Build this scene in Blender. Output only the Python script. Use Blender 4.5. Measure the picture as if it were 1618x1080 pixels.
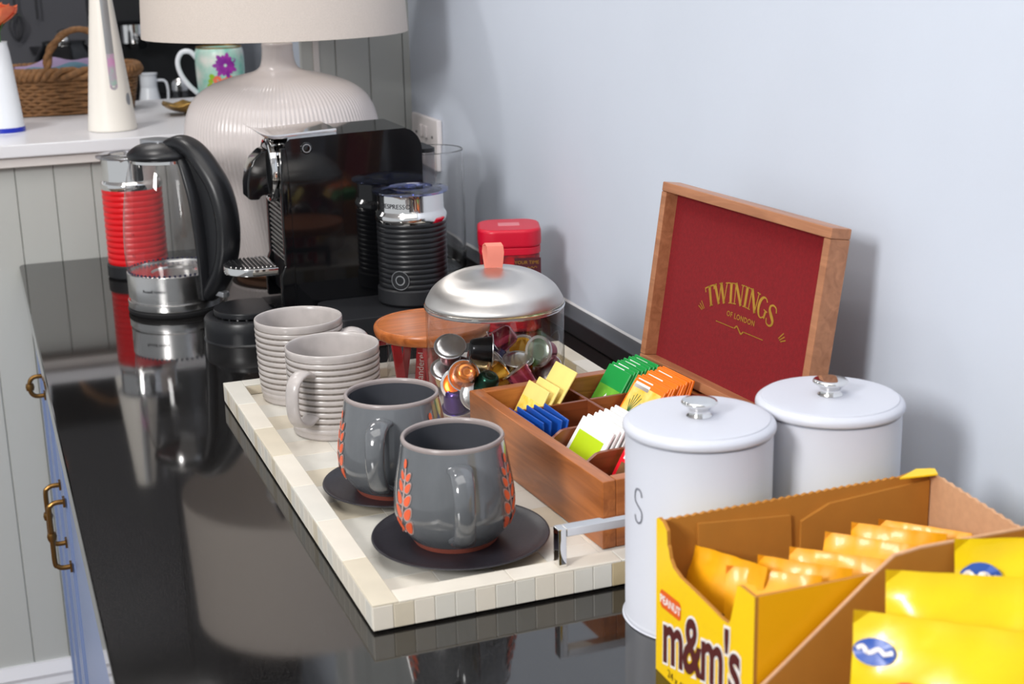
import bpy, bmesh, math, random
from mathutils import Vector, Matrix, Quaternion, noise

# ------------------------------------------------------------------ clearing
for o in list(bpy.data.objects):
    bpy.data.objects.remove(o, do_unlink=True)
SC = bpy.context.scene
COL = SC.collection
PI = math.pi
R = math.radians
random.seed(7)
ORD = ['first', 'second', 'third', 'fourth', 'fifth', 'sixth', 'seventh', 'eighth', 'ninth', 'tenth']

# ------------------------------------------------------------------ camera
cam_d = bpy.data.cameras.new('camera')
cam = bpy.data.objects.new('camera', cam_d)
COL.objects.link(cam)
yaw, pitch, roll = R(20.1856), R(15.5471), R(-1.3513)
cy, sy, cp, sp = math.cos(yaw), math.sin(yaw), math.cos(pitch), math.sin(pitch)
r0 = Vector((cy, -sy, 0)); fw = Vector((sy*cp, cy*cp, -sp)); u0 = r0.cross(fw)
rt = r0*math.cos(roll) + u0*math.sin(roll)
up = -r0*math.sin(roll) + u0*math.cos(roll)
m = Matrix.Identity(4)
for i in range(3):
    m[i][0] = rt[i]; m[i][1] = up[i]; m[i][2] = -fw[i]
m[2][3] = 0.5
cam.matrix_world = m
cam_d.sensor_width = 36.0
cam_d.lens = 36.0*2300/1618
cam_d.clip_start = 0.02
cam_d.dof.use_dof = True
cam_d.dof.focus_distance = 1.48
cam_d.dof.aperture_fstop = 10.0
SC.camera = cam

# ------------------------------------------------------------------ light
SC.view_settings.view_transform = 'Standard'
SC.view_settings.look = 'None'
SC.view_settings.gamma = 1.0
SC.view_settings.use_curve_mapping = False
SC.view_settings.exposure = 0.14
wd = bpy.data.worlds.new('room_light'); SC.world = wd
wd.use_nodes = True
wd.node_tree.nodes['Background'].inputs[0].default_value = (0.92, 0.96, 1.0, 1)
wd.node_tree.nodes['Background'].inputs[1].default_value = 0.55

def area(name, loc, target, sx, sy_, power, col=(1, 1, 1)):
    l = bpy.data.lights.new(name, 'AREA')
    l.shape = 'RECTANGLE'; l.size = sx; l.size_y = sy_; l.energy = power; l.color = col
    o = bpy.data.objects.new(name, l); COL.objects.link(o)
    o.location = loc
    o.rotation_euler = (Vector(target)-Vector(loc)).to_track_quat('-Z', 'Y').to_euler()
    return o
area('key_light', (-1.75, -0.35, 1.35), (0.45, 1.3, 0.0), 0.55, 0.75, 62, (1.0, 0.985, 0.97))  # soft key from behind left of the camera, set by the cast shadows
area('overhead_fill', (0.0, 1.0, 1.55), (0.0, 1.0, 0.0), 1.3, 1.3, 13, (1.0, 0.97, 0.93))  # broad unseen panel overhead, added as soft fill
area('ceiling_spot_light', (-0.12, 2.22, 1.5), (-0.1, 2.3, 0.0), 0.14, 0.14, 5, (1.0, 0.97, 0.93))
area('kitchen_light', (0.2, 3.4, 1.5), (0.2, 3.3, 0.0), 0.5, 0.5, 5, (1.0, 0.97, 0.94))

# ------------------------------------------------------------------ materials
def lin(c):
    c = c/255.0
    return c/12.92 if c <= 0.04045 else ((c+0.055)/1.055)**2.4
def rgb(r, g, b):
    return (lin(r), lin(g), lin(b), 1.0)
MATS = {}
def mat(name, col, rough=0.5, metal=0.0, spec=0.5, noise_s=0, noise_a=0.0, bump=0.0, bump_s=200,
        trans=0.0, ior=1.45, coat=0.0, coat_r=0.05, sheen=0.0, aniso=0.0, col2=None, stretch=None, alpha=1.0, sss=0.0, detail=4):
    if name in MATS: return MATS[name]
    mt = bpy.data.materials.new(name); mt.use_nodes = True
    nt = mt.node_tree; b = nt.nodes['Principled BSDF']; L = nt.links
    b.inputs['Base Color'].default_value = col
    b.inputs['Roughness'].default_value = rough
    b.inputs['Metallic'].default_value = metal
    b.inputs['Specular IOR Level'].default_value = spec
    b.inputs['IOR'].default_value = ior
    b.inputs['Transmission Weight'].default_value = trans
    b.inputs['Coat Weight'].default_value = coat
    b.inputs['Coat Roughness'].default_value = coat_r
    b.inputs['Sheen Weight'].default_value = sheen
    b.inputs['Anisotropic'].default_value = aniso
    b.inputs['Alpha'].default_value = alpha
    if noise_s or bump:
        tc = nt.nodes.new('ShaderNodeTexCoord'); mp = nt.nodes.new('ShaderNodeMapping')
        if stretch: mp.inputs['Scale'].default_value = stretch
        L.new(tc.outputs['Object'], mp.inputs['Vector'])
    if noise_s:
        n = nt.nodes.new('ShaderNodeTexNoise'); n.inputs['Scale'].default_value = noise_s; n.inputs['Detail'].default_value = detail
        L.new(mp.outputs['Vector'], n.inputs['Vector'])
        mx = nt.nodes.new('ShaderNodeMix'); mx.data_type = 'RGBA'
        c2 = col2 or tuple(x*(1-noise_a) for x in col[:3])+(1,)
        mx.inputs[6].default_value = col; mx.inputs[7].default_value = c2
        rp = nt.nodes.new('ShaderNodeValToRGB')
        rp.color_ramp.elements[0].position = 0.35; rp.color_ramp.elements[1].position = 0.65
        L.new(n.outputs['Fac'], rp.inputs['Fac']); L.new(rp.outputs['Color'], mx.inputs[0])
        L.new(mx.outputs[2], b.inputs['Base Color'])
    if bump:
        n2 = nt.nodes.new('ShaderNodeTexNoise'); n2.inputs['Scale'].default_value = bump_s; n2.inputs['Detail'].default_value = 3
        L.new(mp.outputs['Vector'], n2.inputs['Vector'])
        bp = nt.nodes.new('ShaderNodeBump'); bp.inputs['Strength'].default_value = bump; bp.inputs['Distance'].default_value = 0.001
        L.new(n2.outputs['Fac'], bp.inputs['Height']); L.new(bp.outputs['Normal'], b.inputs['Normal'])
    MATS[name] = mt
    return mt

def glass_mat(name, col=(1, 1, 1, 1), rough=0.0, ior=1.45):
    # clear glass; shadow rays pass, as thin clear glass does
    if name in MATS: return MATS[name]
    mt = mat(name, col, rough, trans=1.0, ior=ior)
    return mt

def granite():
    mt = bpy.data.materials.new('black_granite'); mt.use_nodes = True
    nt = mt.node_tree; b = nt.nodes['Principled BSDF']; L = nt.links
    tc = nt.nodes.new('ShaderNodeTexCoord')
    v = nt.nodes.new('ShaderNodeTexNoise'); v.inputs['Scale'].default_value = 900; v.inputs['Detail'].default_value = 2
    L.new(tc.outputs['Object'], v.inputs['Vector'])
    rp = nt.nodes.new('ShaderNodeValToRGB')
    e = rp.color_ramp.elements
    e[0].position = 0.52; e[0].color = (0.0030, 0.0028, 0.0029, 1)
    e[1].position = 0.80; e[1].color = (0.07, 0.064, 0.060, 1)
    L.new(v.outputs['Fac'], rp.inputs['Fac'])
    L.new(rp.outputs['Color'], b.inputs['Base Color'])
    n = nt.nodes.new('ShaderNodeTexNoise'); n.inputs['Scale'].default_value = 14; n.inputs['Detail'].default_value = 5
    L.new(tc.outputs['Object'], n.inputs['Vector'])
    mr = nt.nodes.new('ShaderNodeMapRange'); mr.inputs['To Min'].default_value = 0.035; mr.inputs['To Max'].default_value = 0.075
    L.new(n.outputs['Fac'], mr.inputs['Value']); L.new(mr.outputs['Result'], b.inputs['Roughness'])
    b.inputs['IOR'].default_value = 1.85
    MATS['black_granite'] = mt
    return mt

def wood_mat(name, c1, c2, rough=0.35, axis='X', scale=1.0, coat=0.2):
    if name in MATS: return MATS[name]
    mt = bpy.data.materials.new(name); mt.use_nodes = True
    nt = mt.node_tree; b = nt.nodes['Principled BSDF']; L = nt.links
    tc = nt.nodes.new('ShaderNodeTexCoord'); mp = nt.nodes.new('ShaderNodeMapping')
    s = {'X': (6, 60, 60), 'Y': (60, 6, 60), 'Z': (60, 60, 6)}[axis]
    mp.inputs['Scale'].default_value = tuple(k*scale for k in s)
    L.new(tc.outputs['Object'], mp.inputs['Vector'])
    n = nt.nodes.new('ShaderNodeTexNoise'); n.inputs['Scale'].default_value = 1.6; n.inputs['Detail'].default_value = 7; n.inputs['Distortion'].default_value = 1.2
    L.new(mp.outputs['Vector'], n.inputs['Vector'])
    rp = nt.nodes.new('ShaderNodeValToRGB')
    rp.color_ramp.elements[0].position = 0.32; rp.color_ramp.elements[0].color = c1
    rp.color_ramp.elements[1].position = 0.68; rp.color_ramp.elements[1].color = c2
    L.new(n.outputs['Fac'], rp.inputs['Fac']); L.new(rp.outputs['Color'], b.inputs['Base Color'])
    b.inputs['Roughness'].default_value = rough
    b.inputs['Coat Weight'].default_value = coat; b.inputs['Coat Roughness'].default_value = 0.25
    bp = nt.nodes.new('ShaderNodeBump'); bp.inputs['Strength'].default_value = 0.12; bp.inputs['Distance'].default_value = 0.0006
    L.new(n.outputs['Fac'], bp.inputs['Height']); L.new(bp.outputs['Normal'], b.inputs['Normal'])
    MATS[name] = mt
    return mt

granite()
def brushed_dome():
    mt = mat('steel_dome', (0.62, 0.60, 0.58, 1), 0.34, metal=1.0, aniso=0.8)
    nt = mt.node_tree; tg = nt.nodes.new('ShaderNodeTangent'); tg.direction_type = 'RADIAL'; tg.axis = 'Z'
    nt.links.new(tg.outputs[0], nt.nodes['Principled BSDF'].inputs['Tangent'])
brushed_dome()
mat('granite_honed', (0.028, 0.029, 0.032, 1), 0.32, noise_s=500, noise_a=0.3)
mat('wall_blue', rgb(203, 211, 224), 0.62, noise_s=5, noise_a=0.03, bump=0.06, bump_s=260)
mat('plank_paint', rgb(187, 189, 185), 0.45, bump=0.05, bump_s=120)
mat('white_paint', rgb(226, 226, 230), 0.28)
mat('trim_paint', rgb(222, 216, 212), 0.4)
mat('cabinet_blue', rgb(126, 143, 181), 0.4)
mat('brass_old', rgb(140, 105, 60), 0.32, metal=1.0)
mat('caulk', rgb(225, 226, 228), 0.6, bump=0.6, bump_s=90)
mat('floor_wood', rgb(120, 96, 74), 0.4, noise_s=8, noise_a=0.3)
mat('ceiling_white', rgb(225, 225, 225), 0.8)
mat('dark_wall', rgb(92, 92, 98), 0.7)
mat('black_gloss', (0.0035, 0.0037, 0.0045, 1), 0.06, spec=0.5, coat=0.25, coat_r=0.02)
mat('black_satin', (0.010, 0.0105, 0.0125, 1), 0.34)
mat('black_matte', (0.012, 0.0125, 0.015, 1), 0.5)
mat('black_rubber', (0.008, 0.008, 0.009, 1), 0.6)
mat('chrome', (0.82, 0.81, 0.80, 1), 0.04, metal=1.0)
mat('steel_brushed', (0.74, 0.73, 0.72, 1), 0.22, metal=1.0)
mat('steel_dome', (0.62, 0.60, 0.58, 1), 0.31, metal=1.0)
mat('silver_plastic', (0.42, 0.43, 0.45, 1), 0.3, metal=0.7)
glass_mat('clear_glass')
def thin_glass(name, tint=(1, 1, 1, 1), refl=1.0, ior=1.45, tmul=0.97, f0=0.06):
    # thin clear sheet: fresnel mix of straight-through and mirror
    mt = bpy.data.materials.new(name); mt.use_nodes = True
    nt = mt.node_tree; nt.nodes.clear(); L = nt.links
    out = nt.nodes.new('ShaderNodeOutputMaterial'); mx = nt.nodes.new('ShaderNodeMixShader')
    tr = nt.nodes.new('ShaderNodeBsdfTransparent'); gl = nt.nodes.new('ShaderNodeBsdfGlossy'); lw = nt.nodes.new('ShaderNodeLayerWeight')
    pw = nt.nodes.new('ShaderNodeMath'); pw.operation = 'POWER'; pw.inputs[1].default_value = 5.0
    fr = nt.nodes.new('ShaderNodeMath'); fr.operation = 'MULTIPLY_ADD'
    tr.inputs[0].default_value = tuple(tint[i]*tmul for i in range(3))+(1,)
    gl.inputs['Roughness'].default_value = 0.015
    lw.inputs['Blend'].default_value = 0.5
    L.new(lw.outputs['Facing'], pw.inputs[0]); L.new(pw.outputs[0], fr.inputs[0])
    fr.inputs[1].default_value = 0.9-f0; fr.inputs[2].default_value = f0
    L.new(fr.outputs[0], mx.inputs[0]); L.new(tr.outputs[0], mx.inputs[1]); L.new(gl.outputs[0], mx.inputs[2]); L.new(mx.outputs[0], out.inputs[0])
    MATS[name] = mt
    return mt
thin_glass('thin_glass')
thin_glass('thin_glass_blue', (0.66, 0.72, 1.0, 1), ior=1.5, tmul=0.95, f0=0.14)
thin_glass('thin_plastic', (0.93, 0.94, 0.98, 1), tmul=0.85)
mat('red_gloss', rgb(214, 14, 24), 0.3)
mat('red_tin', rgb(200, 14, 46), 0.36)
mat('tin_label', rgb(92, 22, 32), 0.4, noise_s=90, col2=rgb(170, 24, 32))
mat('tin_label_dark', rgb(76, 28, 38), 0.4)
mat('tin_plate', rgb(214, 120, 128), 0.4)
mat('lamp_glaze', rgb(218, 209, 206), 0.22, coat=0.35, coat_r=0.12)
mat('lamp_foot', rgb(140, 98, 70), 0.5)
mat('linen', rgb(210, 199, 190), 0.9, noise_s=700, noise_a=0.09, bump=0.35, bump_s=900)
mat('brass', rgb(190, 170, 130), 0.25, metal=1.0)
mat('bone_a', rgb(224, 217, 204), 0.32, noise_s=30, noise_a=0.05, stretch=(1, 1, .2))
mat('bone_b', rgb(212, 202, 182), 0.32, noise_s=30, noise_a=0.08)
mat('bone_c', rgb(192, 174, 138), 0.32, noise_s=40, noise_a=0.14)
mat('bone_d', rgb(216, 213, 204), 0.32, noise_s=30, noise_a=0.05)
mat('tray_core', rgb(170, 150, 120), 0.5)
mat('ceramic_grey', rgb(184, 177, 174), 0.28, coat=0.25, coat_r=0.15, noise_s=60, noise_a=0.12)
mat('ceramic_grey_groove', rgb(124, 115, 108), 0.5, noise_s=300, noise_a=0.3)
mat('slate_glaze', rgb(106, 109, 113), 0.12, coat=0.7, coat_r=0.04, noise_s=28, noise_a=0.30, stretch=(1, 1, .35))
mat('slate_inner', rgb(74, 76, 82), 0.2, coat=0.3)
mat('slate_rim', rgb(150, 140, 138), 0.25)
mat('terracotta', rgb(140, 72, 58), 0.7)
mat('leaf_orange', rgb(226, 98, 60), 0.35)
mat('leaf_outline', rgb(172, 150, 145), 0.35)
mat('saucer_black', rgb(44, 42, 48), 0.34, bump=0.1, bump_s=500)
wood_mat('box_wood', rgb(150, 84, 38), rgb(184, 110, 56), 0.32, 'Y')
wood_mat('box_wood_side', rgb(150, 84, 38), rgb(184, 110, 56), 0.32, 'X')
wood_mat('box_wood_dark', rgb(112, 54, 26), rgb(140, 74, 38), 0.38, 'X')
wood_mat('lid_wood', rgb(150, 98, 66), rgb(178, 122, 86), 0.4, 'Y')
wood_mat('acacia', rgb(146, 74, 24), rgb(196, 112, 52), 0.36, 'X', 0.8)
mat('red_felt', rgb(126, 4, 16), 0.95, sheen=0.05, noise_s=300, noise_a=0.18, bump=0.3, bump_s=900)
mat('gold_print', rgb(214, 168, 66), 0.32, metal=0.85)
mat('canister_white', rgb(199, 202, 212), 0.42)
mat('letter_grey', rgb(120, 122, 132), 0.5)
mat('leather_pink', rgb(222, 130, 112), 0.6, bump=0.1, bump_s=300)
mat('foil_silver', (0.72, 0.72, 0.73, 1), 0.28, metal=1.0, bump=0.25, bump_s=160)
CAP = {'silver': (0.62, 0.62, 0.63, 1), 'black': (0.02, 0.02, 0.022, 1), 'maroon': rgb(150, 48, 70), 'gold': rgb(220, 160, 50), 'orange': rgb(236, 110, 28),
       'beige': rgb(210, 182, 132), 'green': rgb(18, 60, 48), 'pink': rgb(176, 72, 96), 'purple': rgb(84, 62, 128), 'darkpurple': rgb(44, 34, 62), 'copper': rgb(226, 130, 60), 'darkred': rgb(92, 24, 34), 'sage': rgb(150, 160, 148)}
for k, c in CAP.items():
    mat('capsule_'+k, c, 0.22, metal=0.75)
mat('paper_yellow', rgb(243, 220, 128), 0.55, noise_s=40, noise_a=0.06)
mat('paper_yellow_print', rgb(240, 205, 70), 0.5, noise_s=160, col2=rgb(246, 226, 120))
mat('paper_blue', rgb(24, 78, 168), 0.4)
mat('paper_green', rgb(22, 150, 66), 0.42)
mat('print_lime', rgb(120, 190, 60), 0.42, noise_s=60, col2=rgb(90, 170, 50))
mat('paper_orange', rgb(246, 122, 26), 0.42)
mat('print_yellow', rgb(250, 190, 50), 0.42, noise_s=80, col2=rgb(250, 220, 130))
mat('paper_white', rgb(240, 240, 238), 0.5)
mat('paper_limegreen', rgb(186, 214, 20), 0.42)
mat('paper_red', rgb(232, 22, 42), 0.42)
mat('print_brown', rgb(130, 90, 55), 0.5, noise_s=120, noise_a=0.35)
mat('stick_red', rgb(206, 24, 40), 0.35)
mat('kraft', rgb(186, 132, 82), 0.8, noise_s=60, noise_a=0.07, stretch=(1, 1, 6))
mat('kraft_amber_lit', rgb(180, 120, 42), 0.75, noise_s=60, noise_a=0.06)  # kraft with the amber light bounced off the yellow mixed into its colour
mat('kraft_light', rgb(206, 160, 122), 0.8, noise_s=200, noise_a=0.08)
mat('box_yellow', rgb(250, 206, 20), 0.35)
mat('box_yellow_shaded', rgb(240, 172, 12), 0.4)  # the box yellow again, with the near side's shade put into the colour
mat('logo_brown', rgb(88, 36, 34), 0.4)
mat('logo_white', rgb(245, 240, 235), 0.4)
mat('logo_orange', rgb(232, 100, 30), 0.4)
mat('wrap_gold', rgb(246, 172, 18), 0.36, coat=0.12, noise_s=60, noise_a=0.12)
mat('wrap_yellow', rgb(238, 205, 16), 0.28, coat=0.2, noise_s=40, noise_a=0.05)
mat('print_blue', rgb(52, 88, 170), 0.3)
mat('print_red', rgb(226, 40, 60), 0.3)
mat('print_green', rgb(70, 170, 90), 0.3)
mat('print_dark', rgb(70, 40, 20), 0.4)
mat('enamel_white', rgb(226, 230, 236), 0.25)
mat('enamel_blue', rgb(24, 44, 170), 0.3)
mat('cone_white', rgb(234, 229, 220), 0.4)
mat('iridescent', rgb(150, 200, 175), 0.25, metal=0.3, noise_s=60, col2=rgb(206, 150, 190))
mat('rose', rgb(244, 150, 92), 0.6, noise_s=30, col2=rgb(236, 110, 76))
mat('leaf_green', rgb(70, 110, 62), 0.6)
mat('wicker', rgb(132, 92, 54), 0.7, noise_s=120, noise_a=0.4, bump=0.5, bump_s=250)
mat('cloth_blue', rgb(120, 160, 180), 0.9)
mat('cloth_lilac', rgb(190, 170, 205), 0.9)
mat('floral', rgb(120, 210, 190), 0.25, noise_s=22, col2=rgb(235, 240, 232))
mat('floral_purple', rgb(176, 60, 176), 0.3, noise_s=50, col2=rgb(130, 40, 150))
mat('floral_coral', rgb(240, 120, 90), 0.3)
mat('floral_lime', rgb(150, 200, 40), 0.3)
mat('gold_leaf', rgb(150, 118, 62), 0.35, metal=0.8)
mat('white_plastic', rgb(232, 226, 226), 0.35)
mat('grey_dark', rgb(52, 52, 56), 0.5)
mat('navy', rgb(26, 30, 62), 0.4)
mat('seam', rgb(110, 100, 80), 0.7)

# ------------------------------------------------------------------ mesh helpers
def smooth(me, ang=35):
    me.shade_smooth() if hasattr(me, 'shade_smooth') else [setattr(p, 'use_smooth', True) for p in me.polygons]
    try: me.set_sharp_from_angle(angle=R(ang))
    except Exception: pass

def link(o, parent=None):
    COL.objects.link(o)
    if parent is not None: o.parent = parent
    return o

def obj(name, bm, material, parent=None, ang=35, mats=None):
    bmesh.ops.recalc_face_normals(bm, faces=bm.faces[:])
    me = bpy.data.meshes.new(name); bm.to_mesh(me); bm.free()
    for k in (mats or [material]): me.materials.append(MATS[k])
    if ang: smooth(me, ang)
    o = link(bpy.data.objects.new(name, me), parent)
    if ang and ang <= 40 and len(me.polygons) < 500 and max((len(p.vertices) for p in me.polygons), default=0) >= 4:
        wn = o.modifiers.new('weighted_normal', 'WEIGHTED_NORMAL'); wn.keep_sharp = True; wn.weight = 100
    return o

def share(name, me, parent=None, loc=(0, 0, 0), rot=None, scale=None):
    o = bpy.data.objects.new(name, me); link(o, parent); o.location = loc
    if rot is not None: o.rotation_euler = rot
    if scale is not None: o.scale = scale
    return o

def thing(name, label, cat, loc=(0, 0, 0), rotz=0.0, group=None):
    o = bpy.data.objects.new(name, None); COL.objects.link(o)
    o.empty_display_size = 0.02
    o.location = loc; o.rotation_euler = (0, 0, rotz)
    o['label'] = label; o['category'] = cat
    if group: o['group'] = group
    return o

def tag(o, label, cat, group=None):
    o['label'] = label; o['category'] = cat
    if group: o['group'] = group
    return o

def struct(o):
    o['kind'] = 'structure'
    return o

def copy_tree(o, parent=None):
    c = o.copy(); COL.objects.link(c)
    if parent is not None: c.parent = parent
    for ch in list(o.children): copy_tree(ch, c)
    return c

def BM(): return bmesh.new()

def add_box(bm, x0, x1, y0, y1, z0, z1, bev=0.0, seg=2, M=None, mi=0):
    vs = [bm.verts.new((x, y, z)) for x in (x0, x1) for y in (y0, y1) for z in (z0, z1)]
    fs = []
    for idx in ((0, 1, 3, 2), (4, 6, 7, 5), (0, 4, 5, 1), (2, 3, 7, 6), (0, 2, 6, 4), (1, 5, 7, 3)):
        f = bm.faces.new([vs[i] for i in idx]); f.material_index = mi; fs.append(f)
    if bev > 0:
        ed = {e for f in fs for e in f.edges}
        g = bmesh.ops.bevel(bm, geom=list(ed), offset=bev, segments=seg, profile=0.5, affect='EDGES', clamp_overlap=True)
        for f in g['faces']: f.material_index = mi
    if M is not None:
        allv = {v for f in bm.faces if f.material_index == mi for v in f.verts} if bev > 0 else set(vs)
        # transform only this box: track through tag
        bmesh.ops.transform(bm, matrix=M, verts=list(vs if bev == 0 else [v for v in allv if not v.tag]))
    for v in bm.verts: v.tag = True
    return fs

def catmull(pts, n=6):
    out = []
    P = [Vector(p) for p in pts]
    for i in range(len(P)-1):
        p0 = P[max(0, i-1)]; p1 = P[i]; p2 = P[i+1]; p3 = P[min(len(P)-1, i+2)]
        for k in range(n):
            t = k/n
            out.append(0.5*((2*p1)+(p2-p0)*t+(2*p0-5*p1+4*p2-p3)*t*t+(3*p1-p0-3*p2+p3)*t**3))
    out.append(P[-1])
    return out

def sm(prof, n=5):
    return [(v[0], v[1]) for v in catmull([(a, b, 0) for a, b in prof], n)]

def add_lathe(bm, prof, n=48, rmod=None, mi=0, cx=0, cy=0, zoff=0, mifn=None):
    rings = []
    for (r_, z) in prof:
        if abs(r_) < 1e-7:
            rings.append([bm.verts.new((cx, cy, z+zoff))])
        else:
            ring = []
            for k in range(n):
                a = 2*PI*k/n
                rr = r_*(rmod(a, z) if rmod else 1.0)
                ring.append(bm.verts.new((cx+rr*math.cos(a), cy+rr*math.sin(a), z+zoff)))
            rings.append(ring)
    for j in range(len(rings)-1):
        A, B = rings[j], rings[j+1]
        for k in range(n):
            k2 = (k+1) % n
            if len(A) == 1 and len(B) == 1: continue
            if len(A) == 1: f = bm.faces.new((A[0], B[k], B[k2]))
            elif len(B) == 1: f = bm.faces.new((A[k], B[0], A[k2]))
            else: f = bm.faces.new((A[k], B[k], B[k2], A[k2]))
            f.material_index = mifn(0.5*(prof[j][1]+prof[j+1][1]), 0.5*(prof[j][0]+prof[j+1][0])) if mifn else mi
    return bm

def lathe(name, prof, material, parent=None, n=48, loc=None, ang=40, **kw):
    bm = BM(); add_lathe(bm, prof, n, **kw)
    o = obj(name, bm, material, parent, ang, kw.get('mats'))
    if loc: o.location = loc
    return o

def add_tube(bm, path, rad, n=10, closed=False, flat=None, upv=None, mi=0, cap=True):
    P = [Vector(p) for p in path]; N = len(P)
    rads = rad if isinstance(rad, (list, tuple)) else [rad]*N
    rings = []
    prev = None
    for i in range(N):
        if closed: t = (P[(i+1) % N]-P[(i-1) % N])
        else: t = P[min(N-1, i+1)]-P[max(0, i-1)]
        t = t.normalized()
        if prev is None:
            ref = Vector(upv) if upv else (Vector((0, 0, 1)) if abs(t.z) < 0.9 else Vector((1, 0, 0)))
            nrm = (ref-t*ref.dot(t)).normalized()
        else:
            nrm = (prev-t*prev.dot(t)).normalized()
        prev = nrm
        bn = t.cross(nrm)
        fl = flat if flat else 1.0
        ring = []
        for k in range(n):
            a = 2*PI*k/n
            ring.append(bm.verts.new(P[i]+(nrm*math.cos(a)*fl+bn*math.sin(a))*rads[i]))
        rings.append(ring)
    rng = N if closed else N-1
    for i in range(rng):
        A, B = rings[i], rings[(i+1) % N]
        for k in range(n):
            k2 = (k+1) % n
            f = bm.faces.new((A[k], A[k2], B[k2], B[k])); f.material_index = mi
    if cap and not closed:
        f = bm.faces.new(list(reversed(rings[0]))); f.material_index = mi
        f = bm.faces.new(rings[-1]); f.material_index = mi
    return bm

def add_prism(bm, poly, fn0, fn1, mi=0):
    """poly = list of 2-D points; fn0 / fn1 map a point to the two 3-D ends"""
    a = [bm.verts.new(fn0(*p)) for p in poly]; b = [bm.verts.new(fn1(*p)) for p in poly]
    n = len(poly)
    f = bm.faces.new(a); f.material_index = mi
    f = bm.faces.new(list(reversed(b))); f.material_index = mi
    for i in range(n):
        j = (i+1) % n
        f = bm.faces.new((a[i], b[i], b[j], a[j])); f.material_index = mi
    return bm

def bevel_all(bm, off, seg=2, ang=30):
    bmesh.ops.recalc_face_normals(bm, faces=bm.faces[:])
    ed = [e for e in bm.edges if len(e.link_faces) == 2 and e.calc_face_angle(0) > R(ang)]
    bmesh.ops.bevel(bm, geom=ed, offset=off, segments=seg, profile=0.5, affect='EDGES', clamp_overlap=True)

def rrect(w, h, r_, n=6, cx=0, cy=0):
    pts = []
    for (sx, sy_, a0) in ((1, 1, 0), (-1, 1, 90), (-1, -1, 180), (1, -1, 270)):
        for k in range(n+1):
            a = R(a0+90*k/n)
            pts.append((cx+sx*(w/2-r_)+r_*math.cos(a), cy+sy_*(h/2-r_)+r_*math.sin(a)))
    return pts

def text(name, s, size, material, fn, parent=None, spacing=1.0, offset=0.0, align='CENTER', shear=0.0):
    cu = bpy.data.curves.new('lettering', 'FONT'); cu.body = s; cu.size = size; cu.align_x = align
    cu.space_character = spacing; cu.offset = offset; cu.shear = shear; cu.resolution_u = 4
    o = bpy.data.objects.new('lettering', cu); COL.objects.link(o)
    dg = bpy.context.evaluated_depsgraph_get(); dg.update()
    me = bpy.data.meshes.new_from_object(o.evaluated_get(dg))
    bpy.data.objects.remove(o, do_unlink=True); bpy.data.curves.remove(cu)
    for v in me.vertices: v.co = Vector(fn(v.co.x, v.co.y))
    me.materials.clear(); me.materials.append(MATS[material]); me.name = name
    return link(bpy.data.objects.new(name, me), parent)

def ribbon_poly(pts, w):
    """outline of a 2-D stroke of varying width"""
    P = [Vector((p[0], p[1])) for p in pts]; L_, R_ = [], []
    ws = w if isinstance(w, (list, tuple)) else [w]*len(P)
    for i, p in enumerate(P):
        t = (P[min(len(P)-1, i+1)]-P[max(0, i-1)]).normalized(); nn = Vector((-t.y, t.x))
        L_.append(p+nn*ws[i]/2); R_.append(p-nn*ws[i]/2)
    return L_, R_

def add_stroke(bm, pts, w, fn, mi=0):
    L_, R_ = ribbon_poly(pts, w)
    a = [bm.verts.new(fn(p.x, p.y)) for p in L_]; b = [bm.verts.new(fn(p.x, p.y)) for p in R_]
    for i in range(len(a)-1):
        f = bm.faces.new((a[i], b[i], b[i+1], a[i+1])); f.material_index = mi

def add_poly(bm, pts, fn, mi=0):
    f = bm.faces.new([bm.verts.new(fn(*p)) for p in pts]); f.material_index = mi

# ================================================================== THE SETTING
WX = 0.733          # wall on the right
FY = 2.476          # panelled wall at the end of the worktop
bm = BM(); add_box(bm, WX, WX+0.1, -1.6, 4.3, -0.86, 1.6)
struct(obj('wall_right', bm, 'wall_blue', ang=0))
bm = BM(); add_box(bm, -3.0, WX+0.1, -1.6, 4.4, -0.9, -0.86)
struct(obj('floor', bm, 'floor_wood', ang=0))
bm = BM(); add_box(bm, -3.0, WX+0.1, -1.6, 4.4, 1.6, 1.65)
struct(obj('ceiling', bm, 'ceiling_white', ang=0))
# panelled half wall with its planks, full height beside the opening
wf = bpy.data.objects.new('wall_far', None); COL.objects.link(wf); struct(wf)
bm = BM(); add_box(bm, -0.6, WX, FY+0.012, FY+0.09, -0.86, 0.178)
add_box(bm, 0.568, WX, FY+0.012, FY+0.09, 0.178, 1.6)
obj('backing', bm, 'plank_paint', wf, ang=0)
def plank_mesh(w, z0, z1, nm):
    b_ = BM()
    x = w/2; g = 0.0015
    poly = [(-x+0.0002, 0.012), (-x+0.0002, 0.0022), (-x+g, 0.0), (x-g, 0.0), (x-0.0002, 0.0022), (x-0.0002, 0.012)]
    add_prism(b_, poly, lambda a, b: (a, b, z0), lambda a, b: (a, b, z1))
    bmesh.ops.recalc_face_normals(b_, faces=b_.faces[:])
    me = bpy.data.meshes.new(nm); b_.to_mesh(me); b_.free(); me.materials.append(MATS['plank_paint'])
    return me
pm = plank_mesh(0.06, -0.86, 0.178, 'plank')
pm2 = plank_mesh(0.06, 0.178, 1.6, 'plank')
for k in range(-10, 12):
    xc = 0.061+0.06*k-0.03
    if xc > WX: continue
    if xc < WX-0.02: share('plank', pm, wf, (xc, FY, 0))
    if xc > 0.57 and xc < WX-0.02: share('plank', pm2, wf, (xc, FY, 0))
bm = BM(); add_box(bm, 0.7215, WX, FY, FY+0.012, -0.86, 1.6); obj('plank', bm, 'plank_paint', wf, ang=0)
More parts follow.
